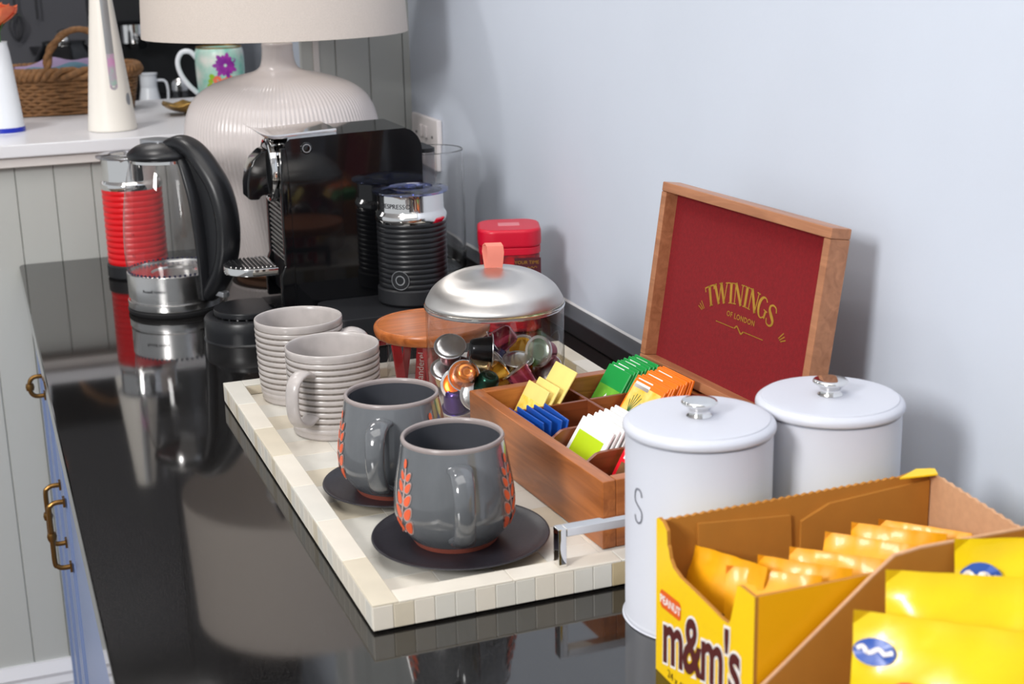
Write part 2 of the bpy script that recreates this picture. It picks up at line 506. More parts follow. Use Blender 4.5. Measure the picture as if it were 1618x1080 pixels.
bm = BM(); add_box(bm, 0.562, 0.572, FY-0.004, FY+0.10, 0.2, 1.6, 0.001); obj('jamb', bm, 'trim_paint', wf)
# white ledge on the half wall, batten under its front edge
bm = BM(); add_box(bm, -0.6, 0.562, 2.44, 3.03, 0.179, 0.2, 0.003)
t1 = struct(obj('trim_1', bm, 'white_paint'))
bm = BM(); add_box(bm, -0.6, 0.572, 2.452, FY+0.001, 0.162, 0.1795, 0.002)
struct(obj('trim_2', bm, 'trim_paint'))
# skirting with its mouldings
bm = BM()
prof = [(0, -0.86), (-0.02, -0.86), (-0.02, -0.765), (-0.016, -0.757), (-0.018, -0.75), (-0.014, -0.738), (-0.016, -0.731), (-0.009, -0.718), (-0.006, -0.711), (0, -0.711)]
add_prism(bm, prof, lambda a, b: (-0.6, FY+a, b), lambda a, b: (0.075, FY+a, b))
struct(obj('baseboard_far', bm, 'white_paint', ang=20))
# granite upstand with a bead of filler along the wall
bm = BM(); add_box(bm, 0.702, WX-0.0005, -0.5, FY-0.001, 0.0005, 0.022, 0.0015)
struct(obj('trim_3', bm, 'granite_honed', ang=0))
bm = BM()
pts = []
N = 90
for i in range(N+1):
    y = -0.4+(2.86)*i/N
    pts.append((y, 0.0035+0.0018*noise.noise(Vector((y*16, 0, 0)))))
for i in range(N):
    y0, h0 = pts[i]; y1, h1 = pts[i+1]
    vs = [bm.verts.new(v) for v in ((WX-0.0014, y0, 0.0219), (WX-0.0014, y1, 0.0219), (WX-0.0002, y1, 0.0223+h1*0.8), (WX-0.0002, y0, 0.0223+h0*0.8))]
    bm.faces.new(vs)
struct(obj('trim_4', bm, 'caulk', ang=60))
# kitchen beyond the opening
bm = BM(); add_box(bm, -1.2, 1.6, 4.2, 4.3, -0.86, 1.6)
struct(obj('wall_kitchen', bm, 'dark_wall', ang=0))

# ------------------------------------------------------------------ worktop and cabinets
bm = BM()
poly = [(0.051, -0.35), (WX-0.001, -0.35), (WX-0.001, FY-0.001), (0.063, FY-0.001)]
for k in range(1, 6):
    a = R(90+90*k/5)
    poly.append((0.063+0.012*math.cos(a), FY-0.013+0.012*math.sin(a)))
add_prism(bm, poly, lambda a, b: (a, b, 0.0), lambda a, b: (a, b, -0.03))
bevel_all(bm, 0.002, 2, 50)
tag(obj('worktop', bm, 'black_granite', ang=0), 'polished black granite worktop running along the blue wall', 'worktop')

def bail(parent, y, za, zb):
    b_ = BM()
    pth = [(0.0, 0, za), (-0.012, 0, za), (-0.018, 0, za-0.003), (-0.021, 0, za-0.009), (-0.021, 0, (za+zb)/2), (-0.021, 0, zb+0.009), (-0.018, 0, zb+0.003), (-0.012, 0, zb), (0.0, 0, zb)]
    add_tube(b_, catmull(pth, 4), 0.0034, 10)
    add_lathe(b_, [(0.0, -0.006), (0.0055, -0.005), (0.0065, 0), (0.0055, 0.005), (0, 0.006)], 12, cx=-0.021, zoff=(za+zb)/2)
    for z in (za, zb):
        add_box(b_, -0.003, 0.0, -0.006, 0.006, z-0.006, z+0.006)
    o = obj('handle', b_, 'brass_old', parent); o.location = (0.0618, y, 0)
    return o
cabs = [(1.94, 2.47, 'nearest the panelled end wall', 'two'), (1.20, 1.935, 'in the middle of the run', 'double'), (0.45, 1.195, 'nearest the camera', 'double')]
for (ya, yb, where, kind) in cabs:
    t = thing('base_cabinet', 'blue painted base cabinet under the worktop, '+where, 'cabinet', (0, 0, 0), group='base cabinets')
    bm = BM(); add_box(bm, 0.08, 0.70, ya, yb, -0.80, -0.0305); obj('carcass', bm, 'cabinet_blue', t, ang=0)
    bm = BM(); add_box(bm, 0.11, 0.69, ya, yb, -0.858, -0.80); obj('plinth', bm, 'cabinet_blue', t, ang=0)
    bm = BM(); add_box(bm, 0.068, 0.0805, ya+0.002, yb-0.002, -0.075, -0.032, 0.001); obj('rail', bm, 'cabinet_blue', t)
    nd = 2 if where.startswith('nearest the panel') else 1
    w = (yb-ya)/nd
    for k in range(nd):
        a = ya+w*k+0.003; b = ya+w*(k+1)-0.003
        bm = BM()
        add_box(bm, 0.066, 0.0795, a+0.05, b-0.05, -0.74, -0.13)
        for (p, q, r_, s) in ((a, a+0.052, -0.79, -0.08), (b-0.052, b, -0.79, -0.08), (a+0.052, b-0.052, -0.132, -0.08), (a+0.052, b-0.052, -0.79, -0.738)):
            add_box(bm, 0.0618, 0.0795, p, q, r_, s)
        for (p, q, r_, s) in ((a+0.052, a+0.06, -0.738, -0.132), (b-0.06, b-0.052, -0.738, -0.132)):
            add_box(bm, 0.064, 0.0795, p, q, r_, s)
        d = obj('door', bm, 'cabinet_blue', t, ang=0)
        if where.startswith('nearest the panel'):
            bail(d, 1.968, -0.207, -0.292) if k == 0 else bail(d, b-0.28, -0.112, -0.142)
        else:
            bail(d, b-0.05, -0.200, -0.292) if where.startswith('in the middle') else bail(d, a+0.05, -0.200, -0.292)
t = None

# ================================================================== LAMP
LX, LY = 0.456, 2.252
lp = thing('table_lamp', 'large white ribbed ceramic table lamp with a cream drum shade', 'lamp', (LX, LY, 0))
NF = 130
def flute(a, z):
    return 1.0+0.006*math.cos(a*NF)*min(1, max(0, (0.315-z)/0.03))
body = sm([(0.0, 0.014), (0.085, 0.014), (0.094, 0.02), (0.108, 0.06), (0.128, 0.12), (0.143, 0.17), (0.1485, 0.21), (0.146, 0.24), (0.134, 0.268), (0.11, 0.288), (0.075, 0.301), (0.045, 0.308), (0.031, 0.314), (0.0255, 0.325), (0.0235, 0.342), (0.022, 0.352), (0.0, 0.353)], 4)
lathe('body', body, 'lamp_glaze', lp, n=NF*4, rmod=flute, ang=60)
lathe('foot', [(0, 0.0), (0.082, 0.0), (0.086, 0.004), (0.087, 0.016), (0.0, 0.016)], 'lamp_foot', lp)
lathe('collar', [(0, 0.352), (0.015, 0.352), (0.016, 0.356), (0.013, 0.362), (0.006, 0.366), (0.006, 0.44), (0.011, 0.444), (0.014, 0.475), (0, 0.48)], 'brass', lp, n=24)
lathe('bulb', sm([(0.0, 0.478), (0.012, 0.48), (0.017, 0.50), (0.028, 0.53), (0.028, 0.55), (0.014, 0.572), (0, 0.576)], 4), 'enamel_white', lp, n=24)
lathe('lamp_shade', [(0.2005, 0.365), (0.2012, 0.3652), (0.190, 0.585), (0.188, 0.585), (0.1988, 0.3655), (0.2005, 0.365)], 'linen', lp, n=96, ang=60)
bm = BM()
for k in range(3):
    a = R(120*k+20); add_tube(bm, [(0.006*math.cos(a), 0.006*math.sin(a), 0.442), (0.1885*math.cos(a), 0.1885*math.sin(a), 0.575)], 0.0015, 6)
obj('shade_frame', bm, 'brass', lp)

# ================================================================== SOCKET on the right wall
sk = thing('wall_socket', 'white double wall socket with rocker switches behind the glass vase', 'socket', (WX, 2.375, 0.168))
bm = BM(); add_box(bm, -0.010, -0.0004, -0.073, 0.073, -0.043, 0.043, 0.003); obj('plate', bm, 'white_plastic', sk)
for s in (-1, 1):
    bm = BM(); add_box(bm, -0.0135, -0.0095, s*0.012-0.006, s*0.012+0.006, 0.008, 0.028, 0.0012); obj('switch', bm, 'white_plastic', sk)
    for (dy, dz) in ((0, 0.012), (-0.011, -0.012), (0.011, -0.012)):
        bm = BM(); add_box(bm, -0.0106, -0.0098, s*0.045+dy-0.0035, s*0.045+dy+0.0035, dz-0.002, dz+0.002); obj('socket_hole', bm, 'grey_dark', sk, ang=0)

# ================================================================== RED AND BLACK MILK FROTHERS
def frother(name, label, loc, z0, bodymat, lidmat, R0=0.0465, H=0.148, btn_az=None):
    t = thing(name, label, 'frother', loc)
    lathe('base', [(0, z0), (R0*0.96, z0), (R0*1.02, z0+0.003), (R0*1.02, z0+0.020), (R0*0.97, z0+0.022), (0, z0+0.022)], 'black_matte', t)
    zb = z0+0.022; zt = z0+H*0.745
    pr = [(0, zb)]
    nr = 13
    for i in range(nr*6+1):
        f = i/(nr*6); z = zb+(zt-zb)*f
        pr.append((R0*(0.965+0.0*f)+0.0011*abs(math.sin(PI*nr*f))**0.6-0.0005, z))
    pr.append((0, zt))
    lathe('ribbed_body', pr, bodymat, t, n=64, ang=50)
    lathe('steel_collar', sm([(R0*0.975, zt-0.001), (R0*1.0, zt+0.003), (R0*0.995, zt+0.008), (R0*0.94, zt+0.0125), (R0*0.925, zt+0.016), (R0*0.925, z0+H-0.002), (R0*0.95, z0+H)], 4)+[(R0*0.88, z0+H), (R0*0.88, zt+0.01), (0, zt+0.008)], 'chrome', t, n=64)
    lathe('lid', [(0, z0+H+0.0035), (R0*0.6, z0+H+0.0035), (R0*0.62, z0+H+0.005), (R0*0.66, z0+H+0.0035), (R0*0.98, z0+H+0.0035), (R0*1.065, z0+H+0.002), (R0*1.07, z0+H), (R0*1.03, z0+H-0.0015), (R0*0.9, z0+H-0.0005), (0, z0+H-0.0005)], lidmat, t, n=64)
    lathe('lid_knob', [(0, z0+H+0.003), (R0*0.14, z0+H+0.0035), (R0*0.15, z0+H+0.0065), (R0*0.1, z0+H+0.0075), (0, z0+H+0.0075)], lidmat, t, n=24)
    return t, zb, zt
frother('milk_frother', 'red ribbed milk frother with steel collar behind the glass kettle', (0.2262, 2.312, 0), 0.0, 'red_gloss', 'thin_plastic', 0.047, 0.188)
AX, AY = 0.527, 1.803
aer, azb, azt = frother('milk_frother', 'black ribbed milk frother with clear blue lid in front of the coffee machine', (AX, AY, 0), 0.0405, 'black_satin', 'thin_glass_blue', 0.0468, 0.146)
# power button facing the camera
az = math.atan2(-AY, -AX)-R(22)
def on_cyl(rad, az0, zc, k=1.0):
    return lambda x, y: (rad*math.cos(az0+x/rad), rad*math.sin(az0+x/rad), zc+y)
bm = BM()
f = on_cyl(0.0476, az, azb+0.014)
def ringpoly(bm, f, ro, ri, n=28):
    a = [bm.verts.new(f(ro*math.cos(2*PI*k/n), ro*math.sin(2*PI*k/n))) for k in range(n)]
    b = [bm.verts.new(f(ri*math.cos(2*PI*k/n), ri*math.sin(2*PI*k/n))) for k in range(n)]
    for k in range(n): bm.faces.new((a[k], a[(k+1) % n], b[(k+1) % n], b[k]))
ringpoly(bm, f, 0.0125, 0.0118); ringpoly(bm, f, 0.0065, 0.0052)
obj('button_rings', bm, 'silver_plastic', aer)
bm = BM(); f2 = on_cyl(0.0472, az, azb+0.014)
add_poly(bm, [(0.0127*math.cos(2*PI*k/28), 0.0127*math.sin(2*PI*k/28)) for k in range(28)], f2)
obj('button', bm, 'black_satin', aer)
text('lettering', 'NESPRESSO', 0.0085, 'grey_dark', on_cyl(0.0437, az-R(8), azt+0.0195), aer, spacing=1.05)

# ================================================================== ELECTRIC KETTLE
KX, KY = 0.2495, 2.062
kt = thing('electric_kettle', 'glass electric kettle with black handle and steel base', 'kettle', (KX, KY, 0.0004))
lathe('power_base', [(0, 0.0), (0.066, 0.0), (0.0675, 0.003), (0.0675, 0.006), (0.0655, 0.0075), (0, 0.0075)], 'black_rubber', kt)
lathe('base_ring', [(0.0655, 0.0078), (0.0665, 0.009), (0.0665, 0.0175), (0.065, 0.0185), (0.0, 0.0185)], 'steel_brushed', kt)
lathe('steel_band', [(0.0, 0.0188), (0.0625, 0.0188), (0.0625, 0.0215), (0.065, 0.0225), (0.0652, 0.057), (0.064, 0.058), (0.0615, 0.058), (0.0605, 0.052), (0, 0.050)], 'steel_brushed', kt, n=64)
bm = BM()
for k in range(56):
    a = 2*PI*k/56
    M = Matrix.Rotation(a, 4, 'Z')
    c = M @ Vector((0.0632, 0, 0.0595))
    add_box(bm, -0.0006, 0.0006, -0.0016, 0.0016, -0.0011, 0.0011, M=Matrix.Translation(c) @ M)
obj('gasket_teeth', bm, 'navy', kt, ang=0)
gl = sm([(0.0635, 0.058), (0.0655, 0.075), (0.0655, 0.10), (0.0635, 0.13), (0.059, 0.165), (0.0525, 0.195), (0.0465, 0.213)], 5)
lathe('glass_body', gl, 'thin_glass', kt, n=64, ang=80)
lathe('inner_floor', [(0, 0.0525), (0.03, 0.0525), (0.032, 0.0545), (0.05, 0.0545), (0.0605, 0.056)], 'steel_brushed', kt)
lathe('steel_collar', [(0.0462, 0.211), (0.0472, 0.211), (0.0468, 0.221), (0.042, 0.222), (0.041, 0.214)], 'chrome', kt, n=64)
HD = math.atan2(-0.80, 0.60)                       # the handle points to the right, a little to the front
lathe('lid', sm([(0.0, 0.238), (0.02, 0.2375), (0.036, 0.233), (0.046, 0.227), (0.0505, 0.221), (0.049, 0.2165), (0.045, 0.215), (0, 0.215)], 4), 'black_satin', kt, n=48)
bm = BM()
Mh = Matrix.Rotation(HD, 4, 'Z')
pl = rrect(0.048, 0.034, 0.014, 5, -0.012, 0)
add_prism(bm, pl, lambda a, b: Mh @ Vector((a, b, 0.2405-0.18*(a+0.012)**2*4)), lambda a, b: Mh @ Vector((a, b, 0.230)))
obj('lid_plate', bm, 'silver_plastic', kt)
# spout lip at the far side from the handle
bm = BM()
add_tube(bm, [Mh @ Vector(v) for v in ((-0.040, 0, 0.20), (-0.048, 0, 0.212), (-0.054, 0, 0.222))], [0.011, 0.013, 0.014], 16, flat=0.5, cap=False)
obj('spout', bm, 'thin_glass', kt)
# handle: top sweep, grip and the spine along the glass
def hpath(pts): return [Mh @ Vector((a if a < 0.075 else 0.075+(a-0.075)*1.5, 0, z)) for a, z in pts]
grip = catmull([(v.x, v.y, v.z) for v in hpath([(0.012, 0.229), (0.035, 0.2355), (0.058, 0.228), (0.078, 0.208), (0.092, 0.178), (0.0985, 0.140), (0.0975, 0.10), (0.090, 0.066), (0.078, 0.04), (0.066, 0.028)])], 5)
n_ = len(grip)
bm = BM(); add_tube(bm, grip, [0.0165+0.0025*math.sin(PI*i/(n_-1)) for i in range(n_)], 20, flat=0.74, upv=(0, 0, 1))
hg = obj('handle', bm, 'black_satin', kt, ang=70)
spine = catmull([(v.x, v.y, v.z) for v in hpath([(0.032, 0.226), (0.046, 0.212), (0.0555, 0.19), (0.064, 0.16), (0.0685, 0.12), (0.0705, 0.08), (0.0695, 0.05), (0.067, 0.022)])], 5)
n_ = len(spine)
bm = BM(); add_tube(bm, spine, [0.0175+0.006*math.sin(PI*i/(n_-1)) for i in range(n_)], 20, flat=0.36, upv=tuple(Mh @ Vector((0.3, 0, 1))))
obj('handle_spine', bm, 'black_satin', kt, ang=70)
bm = BM()
wg = [(0.040, 0.226), (0.058, 0.222), (0.079, 0.20), (0.095, 0.175), (0.103, 0.14), (0.101, 0.10), (0.090, 0.066), (0.075, 0.04), (0.068, 0.04), (0.0705, 0.08), (0.0695, 0.12), (0.064, 0.16), (0.0555, 0.19), (0.046, 0.21)]
add_prism(bm, wg, lambda a, b: Mh @ Vector((a, -0.009, b)), lambda a, b: Mh @ Vector((a, 0.009, b)))
obj('handle_web', bm, 'black_satin', kt)
bm = BM()
c = Mh @ Vector((0.0600, 0, 0.2415))
add_box(bm, -0.011, 0.011, -0.0085, 0.0085, -0.004, 0.005, 0.003, 3, M=Matrix.Translation(c) @ Mh @ Matrix.Rotation(R(32), 4, 'Y'))
obj('lid_button', bm, 'black_gloss', kt)
bm = BM()
add_prism(bm, [(0.074, -0.008), (0.098, -0.0065), (0.1, 0), (0.098, 0.0065), (0.074, 0.008)], lambda a, b: Mh @ Vector((a, b, 0.038-0.18*(a-0.074))), lambda a, b: Mh @ Vector((a, b, 0.030-0.15*(a-0.074))))
bevel_all(bm, 0.0012)
obj('switch_lever', bm, 'silver_plastic', kt)
text('lettering', 'Russell Hobbs', 0.006, 'grey_dark', on_cyl(0.0656, math.atan2(-KY, -KX)-R(28), 0.036), kt)
for i, z in enumerate((0.085, 0.115, 0.145, 0.172)):
    text('level_mark', ('0.5', '1.0', '1.5', '1.7')[i], 0.0055, 'grey_dark', on_cyl((0.0659, 0.0651, 0.0624, 0.0582)[i], math.atan2(-KY, -KX)-R(52), z), kt)

# ================================================================== COFFEE MACHINE
cmx = thing('coffee_machine', 'black capsule coffee machine facing the worktop edge, with chrome lever and cup tray', 'coffee maker', (0, 0, 0))
Y0, Y1 = 1.855, 1.968
prof = [(0.381, 0.026), (0.381, 0.19), (0.379, 0.235), (0.377, 0.250), (0.384, 0.256), (0.45, 0.2585), (0.541, 0.2605)]
for k in range(1, 9):
    a = R(90-90*k/8)
    prof.append((0.534+0.027*math.cos(a), 0.2305+0.030*math.sin(a)))
prof += [(0.5605, 0.18), (0.5575, 0.026)]
bm = BM(); add_prism(bm, prof, lambda a, b: (a, Y0, b), lambda a, b: (a, Y1, b)); bevel_all(bm, 0.0075, 5, 60)
obj('body', bm, 'black_gloss', cmx, ang=40)
# front recess with slats between the two side cheeks
bm = BM(); add_box(bm, 0.3725, 0.3815, Y0+0.012, Y1-0.012, 0.045, 0.185, 0.002); obj('front_panel', bm, 'black_satin', cmx)
slat_bm = BM(); add_box(slat_bm, 0.3700, 0.3728, Y0+0.014, Y1-0.014, -0.0016, 0.0016, 0.0006, 1)
sl = obj('slat', slat_bm, 'black_gloss', cmx); sl.location = (0, 0, 0.094)
for k in range(1, 14):
    s_ = share('slat', sl.data, cmx, (0, 0, 0.094+k*0.0063))
bm = BM()
add_prism(bm, [(0.362, 0.03), (0.3845, 0.03), (0.3845, 0.245), (0.372, 0.245), (0.3685, 0.17), (0.3685, 0.09), (0.362, 0.075)], lambda a, b: (a, Y0+0.001, b), lambda a, b: (a, Y0+0.0125, b)); bevel_all(bm, 0.002, 2)
obj('cheek', bm, 'black_gloss', cmx)
bm = BM()
add_prism(bm, [(0.362, 0.03), (0.3845, 0.03), (0.3845, 0.245), (0.372, 0.245), (0.3685, 0.17), (0.3685, 0.09), (0.362, 0.075)], lambda a, b: (a, Y1-0.0125, b), lambda a, b: (a, Y1-0.001, b)); bevel_all(bm, 0.002, 2)
obj('cheek', bm, 'black_gloss', cmx)
YC = (Y0+Y1)/2
# brewing head: chrome ring on the front with the spout housing before it
def xlathe(nm, prof_, material, parent, zc, n=56):
    b_ = BM(); add_lathe(b_, prof_, n)
    bmesh.ops.transform(b_, matrix=Matrix.Translation((0, YC, zc)) @ Matrix.Rotation(R(90), 4, 'Y') @ Matrix.Scale(0.93, 4, (0, 1, 0)), verts=b_.verts[:])
    return obj(nm, b_, material, parent, ang=40)
xlathe('chrome_ring', [(0.0, 0.3815), (0.0415, 0.3815), (0.0435, 0.379), (0.0435, 0.3655), (0.0425, 0.3625), (0.0395, 0.3615), (0.0375, 0.3625), (0.0375, 0.372), (0.0, 0.372)], 'chrome', cmx, 0.2115)
xlathe('head', [(0.0, 0.3715), (0.0370, 0.3715), (0.0370, 0.3655), (0.034, 0.3615), (0.02, 0.360), (0.0, 0.3595)], 'black_gloss', cmx, 0.2115)
bm = BM()
spt = [(0.3635, 0.240), (0.354, 0.238), (0.343, 0.228), (0.336, 0.213), (0.3325, 0.195), (0.332, 0.177), (0.336, 0.1745), (0.347, 0.1740), (0.350, 0.179), (0.3635, 0.181)]
add_prism(bm, spt, lambda a, b: (a, YC-0.019, b), lambda a, b: (a, YC+0.019, b)); bevel_all(bm, 0.004, 3, 25)
obj('coffee_spout', bm, 'black_gloss', cmx, ang=40)
# chrome lever on top with an upturned tip
bm = BM()
lv = [(0.343, 0.2685), (0.349, 0.2645), (0.357, 0.2615), (0.368, 0.2605), (0.449, 0.2645)]
lo = [(0.449, 0.2575), (0.376, 0.2552), (0.366, 0.2555), (0.354, 0.2590), (0.344, 0.2665)]
add_prism(bm, lv+lo, lambda a, b: (a, Y0+0.012, b), lambda a, b: (a, Y1-0.012, b)); bevel_all(bm, 0.0012, 2, 40)
obj('lever', bm, 'chrome', cmx)
# power button
bt = [(0, 0.0), (0.0075, 0.0), (0.0078, 0.0015), (0.0062, 0.0024), (0.0, 0.0024)]
bm = BM(); add_lathe(bm, bt, 28)
bmesh.ops.transform(bm, matrix=Matrix.Translation((0.405, Y0, 0.243)) @ Matrix.Rotation(R(90), 4, 'X'), verts=bm.verts[:])
bo = obj('power_button', bm, 'black_gloss', cmx)
bm = BM(); add_lathe(bm, [(0.0046, 0.0023), (0.0046, 0.003), (0.0056, 0.003), (0.0056, 0.0023)], 28)
bmesh.ops.transform(bm, matrix=Matrix.Translation((0.405, Y0, 0.243)) @ Matrix.Rotation(R(90), 4, 'X'), verts=bm.verts[:])
obj('button_ring', bm, 'silver_plastic', bo)
# flip-up cup tray with its grid
bm = BM()
N = 28
pl = [(0.362, YC-0.041)]
for k in range(N+1):
    a = R(270-180*k/N)
    pl.append((0.338+0.042*math.cos(a), YC+0.041*math.sin(a)))
pl.append((0.362, YC+0.041))
ro = []
add_prism(bm, pl, lambda a, b: (a, b, 0.0865), lambda a, b: (a, b, 0.0765)); bevel_all(bm, 0.001, 2, 60)
ct = obj('cup_tray', bm, 'chrome', cmx)
bm = BM()
add_prism(bm, [(0.338+(a-0.338)*0.9, YC+(b-YC)*0.9) for a, b in pl], lambda a, b: (a, b, 0.0869), lambda a, b: (a, b, 0.0864))
obj('grid_well', bm, 'black_satin', ct)
for k in range(11):
    xx = 0.303+k*0.0055
    hw = 0.037*math.sqrt(max(0.05, 1-((0.338-xx)/0.041)**2)) if xx < 0.338 else 0.037
    bm = BM(); add_box(bm, xx-0.0011, xx+0.0011, YC-hw, YC+hw, 0.0866, 0.0884, 0.0006, 1); obj('grid_bar', bm, 'chrome', ct)
# lower drip base with its loose grid disc
DX, DY = 0.3185, 1.868
lathe('drip_base', sm([(0.0, 0.0005), (0.056, 0.0005), (0.0592, 0.002), (0.0592, 0.026)], 2)+[(0.0575, 0.0292), (0.0535, 0.0305), (0.047, 0.0305), (0.0465, 0.027), (0, 0.027)], 'black_satin', cmx, n=64, loc=(DX, DY, 0))
bm = BM()
for k in range(24):
    a = 2*PI*k/24
    add_box(bm, -0.0016, 0.0016, -0.0011, 0.0011, 0.0272, 0.0315, M=Matrix.Translation((DX+0.0435*math.cos(a), DY+0.0435*math.sin(a), 0)) @ Matrix.Rotation(a, 4, 'Z'))
obj('drip_teeth', bm, 'chrome', cmx, ang=0)
bm = BM()
pl = []
for k in range(N+1):
    a = R(55+250*k/N); pl.append((DX+0.046*math.cos(a), DY+0.046*math.sin(a)))
add_prism(bm, pl, lambda a, b: (a, b, 0.0395), lambda a, b: (a, b, 0.0315)); bevel_all(bm, 0.0015, 2, 60)
obj('drip_disc', bm, 'black_satin', cmx)
bm = BM(); add_box(bm, 0.352, 0.56, Y0-0.002, Y1, 0.0005, 0.026, 0.003); obj('chassis', bm, 'black_matte', cmx)
bm = BM()
add_prism(bm, rrect(0.196, 0.114, 0.016, 8, 0.502, 1.7965), lambda a, b: (a, b, 0.0395), lambda a, b: (a, b, 0.0005)); bevel_all(bm, 0.002, 2, 60)
obj('frother_platform', bm, 'black_matte', cmx)
bm = BM(); add_prism(bm, rrect(0.026, 0.07, 0.012, 6, 0.5745, YC), lambda a, b: (a, b, 0.03), lambda a, b: (a, b, 0.222))
obj('water_tank', bm, 'thin_plastic', cmx)
bm = BM(); add_prism(bm, rrect(0.027, 0.072, 0.012, 6, 0.5745, YC), lambda a, b: (a, b, 0.2222), lambda a, b: (a, b, 0.228)); bevel_all(bm, 0.001, 2, 60)
obj('tank_lid', bm, 'black_satin', cmx)

# ================================================================== GLASS VASE behind the machine
gv = lathe('glass_vase', [(0, 0.012), (0.0495, 0.013), (0.0512, 0.016), (0.0518, 0.1), (0.0518, 0.193), (0.0532, 0.1938), (0.0545, 0.193), (0.0548, 0.1), (0.0545, 0.004), (0.053, 0.0006), (0, 0.0006)], 'clear_glass', None, n=72, ang=50)
gv.location = (0.6445, 2.105, 0)
tag(gv, 'tall clear glass cylinder vase against the wall behind the frother', 'vase')

# ================================================================== RED TEA TIN
tn = thing('tea_tin', 'red rounded-square tea tin with a dark label, standing behind the dome jar', 'tin', (0.648, 1.765, 0), R(-18))
def rprism(w, r_, z0, z1, bev, material, nm, parent):
    bm = BM(); add_prism(bm, rrect(w, w, r_, 10), lambda a, b: (a, b, z0), lambda a, b: (a, b, z1)); bevel_all(bm, bev, 3, 60)
    return obj(nm, bm, material, parent, ang=40)
rprism(0.078, 0.022, 0.0005, 0.104, 0.002, 'tin_label', 'body', tn)
rprism(0.0805, 0.023, 0.1035, 0.113, 0.001, 'red_tin', 'lid_skirt', tn)
ld = rprism(0.0825, 0.0235, 0.1125, 0.137, 0.0045, 'red_tin', 'lid', tn)
bm = BM(); add_box(bm, -0.014, 0.014, -0.011, 0.011, 0.1368, 0.1373); obj('lid_plaque', bm, 'tin_plate', ld, ang=0)
bm = BM(); add_box(bm, 0.005, 0.0392, -0.0394, -0.0389, 0.03, 0.1); obj('label_panel', bm, 'tin_label_dark', tn, ang=0)
text('lettering', 'YOUR TIME', 0.0062, 'gold_print', lambda x, y: (0.021+x, -0.0397, 0.092+y), tn)
bm = BM(); add_stroke(bm, [(0.008+0.026*q/24, 0.0855+0.0012*math.sin(q*1.5)+0.0001*q) for q in range(25)], 0.0006, lambda a, b: (a, -0.0397, b)); obj('script_print', bm, 'gold_print', tn, ang=0)

# ================================================================== INLAID TRAY
TRX0, TRX1, TRY0, TRY1, TZ = 0.2375, 0.647, 0.969, 1.588, 0.0235
tr = thing('serving_tray', 'cream bone-inlay serving tray with chrome handles on the worktop', 'tray', ((TRX0+TRX1)/2, (TRY0+TRY1)/2, 0), R(0.45))
tw, tl = (TRX1-TRX0)/2, (TRY1-TRY0)/2
RW = 0.0205
ZF = 0.012
bm = BM()
add_box(bm, -tw+0.0015, tw-0.0015, -tl+0.0015, tl-0.0015, 0.002, 0.0098)
for (a, b, c, d) in ((-tw+0.0015, -tw+RW-0.001, -tl+0.0015, tl-0.0015), (tw-RW+0.001, tw-0.0015, -tl+0.0015, tl-0.0015), (-tw+RW-0.001, tw-RW+0.001, -tl+0.0015, -tl+RW-0.001), (-tw+RW-0.001, tw-RW+0.001, tl-RW+0.001, tl-0.0015)):
    add_box(bm, a, b, c, d, 0.0098, TZ-0.0015)
obj('core', bm, 'seam', tr, ang=0)
bm = BM(); add_box(bm, -tw+0.006, tw-0.006, -tl+0.006, tl-0.006, 0.0002, 0.0021); obj('felt_base', bm, 'black_rubber', tr, ang=0)
BN = ['bone_a', 'bone_d', 'bone_b', 'bone_a', 'bone_d', 'bone_a', 'bone_c', 'bone_d']
def tile_mesh(nm, dx, dy, dz, material, bev=0.0005):
    b_ = BM(); add_box(b_, -dx/2, dx/2, -dy/2, dy/2, -dz/2, dz/2, bev, 1)
    bmesh.ops.recalc_face_normals(b_, faces=b_.faces[:])
    me = bpy.data.meshes.new(nm); b_.to_mesh(me); b_.free(); me.materials.append(MATS[material]); return me
rnd = random.Random(3)
zt_ = 0.0022+(TZ-0.0022-0.0018)/2; hz = TZ-0.0022-0.0018
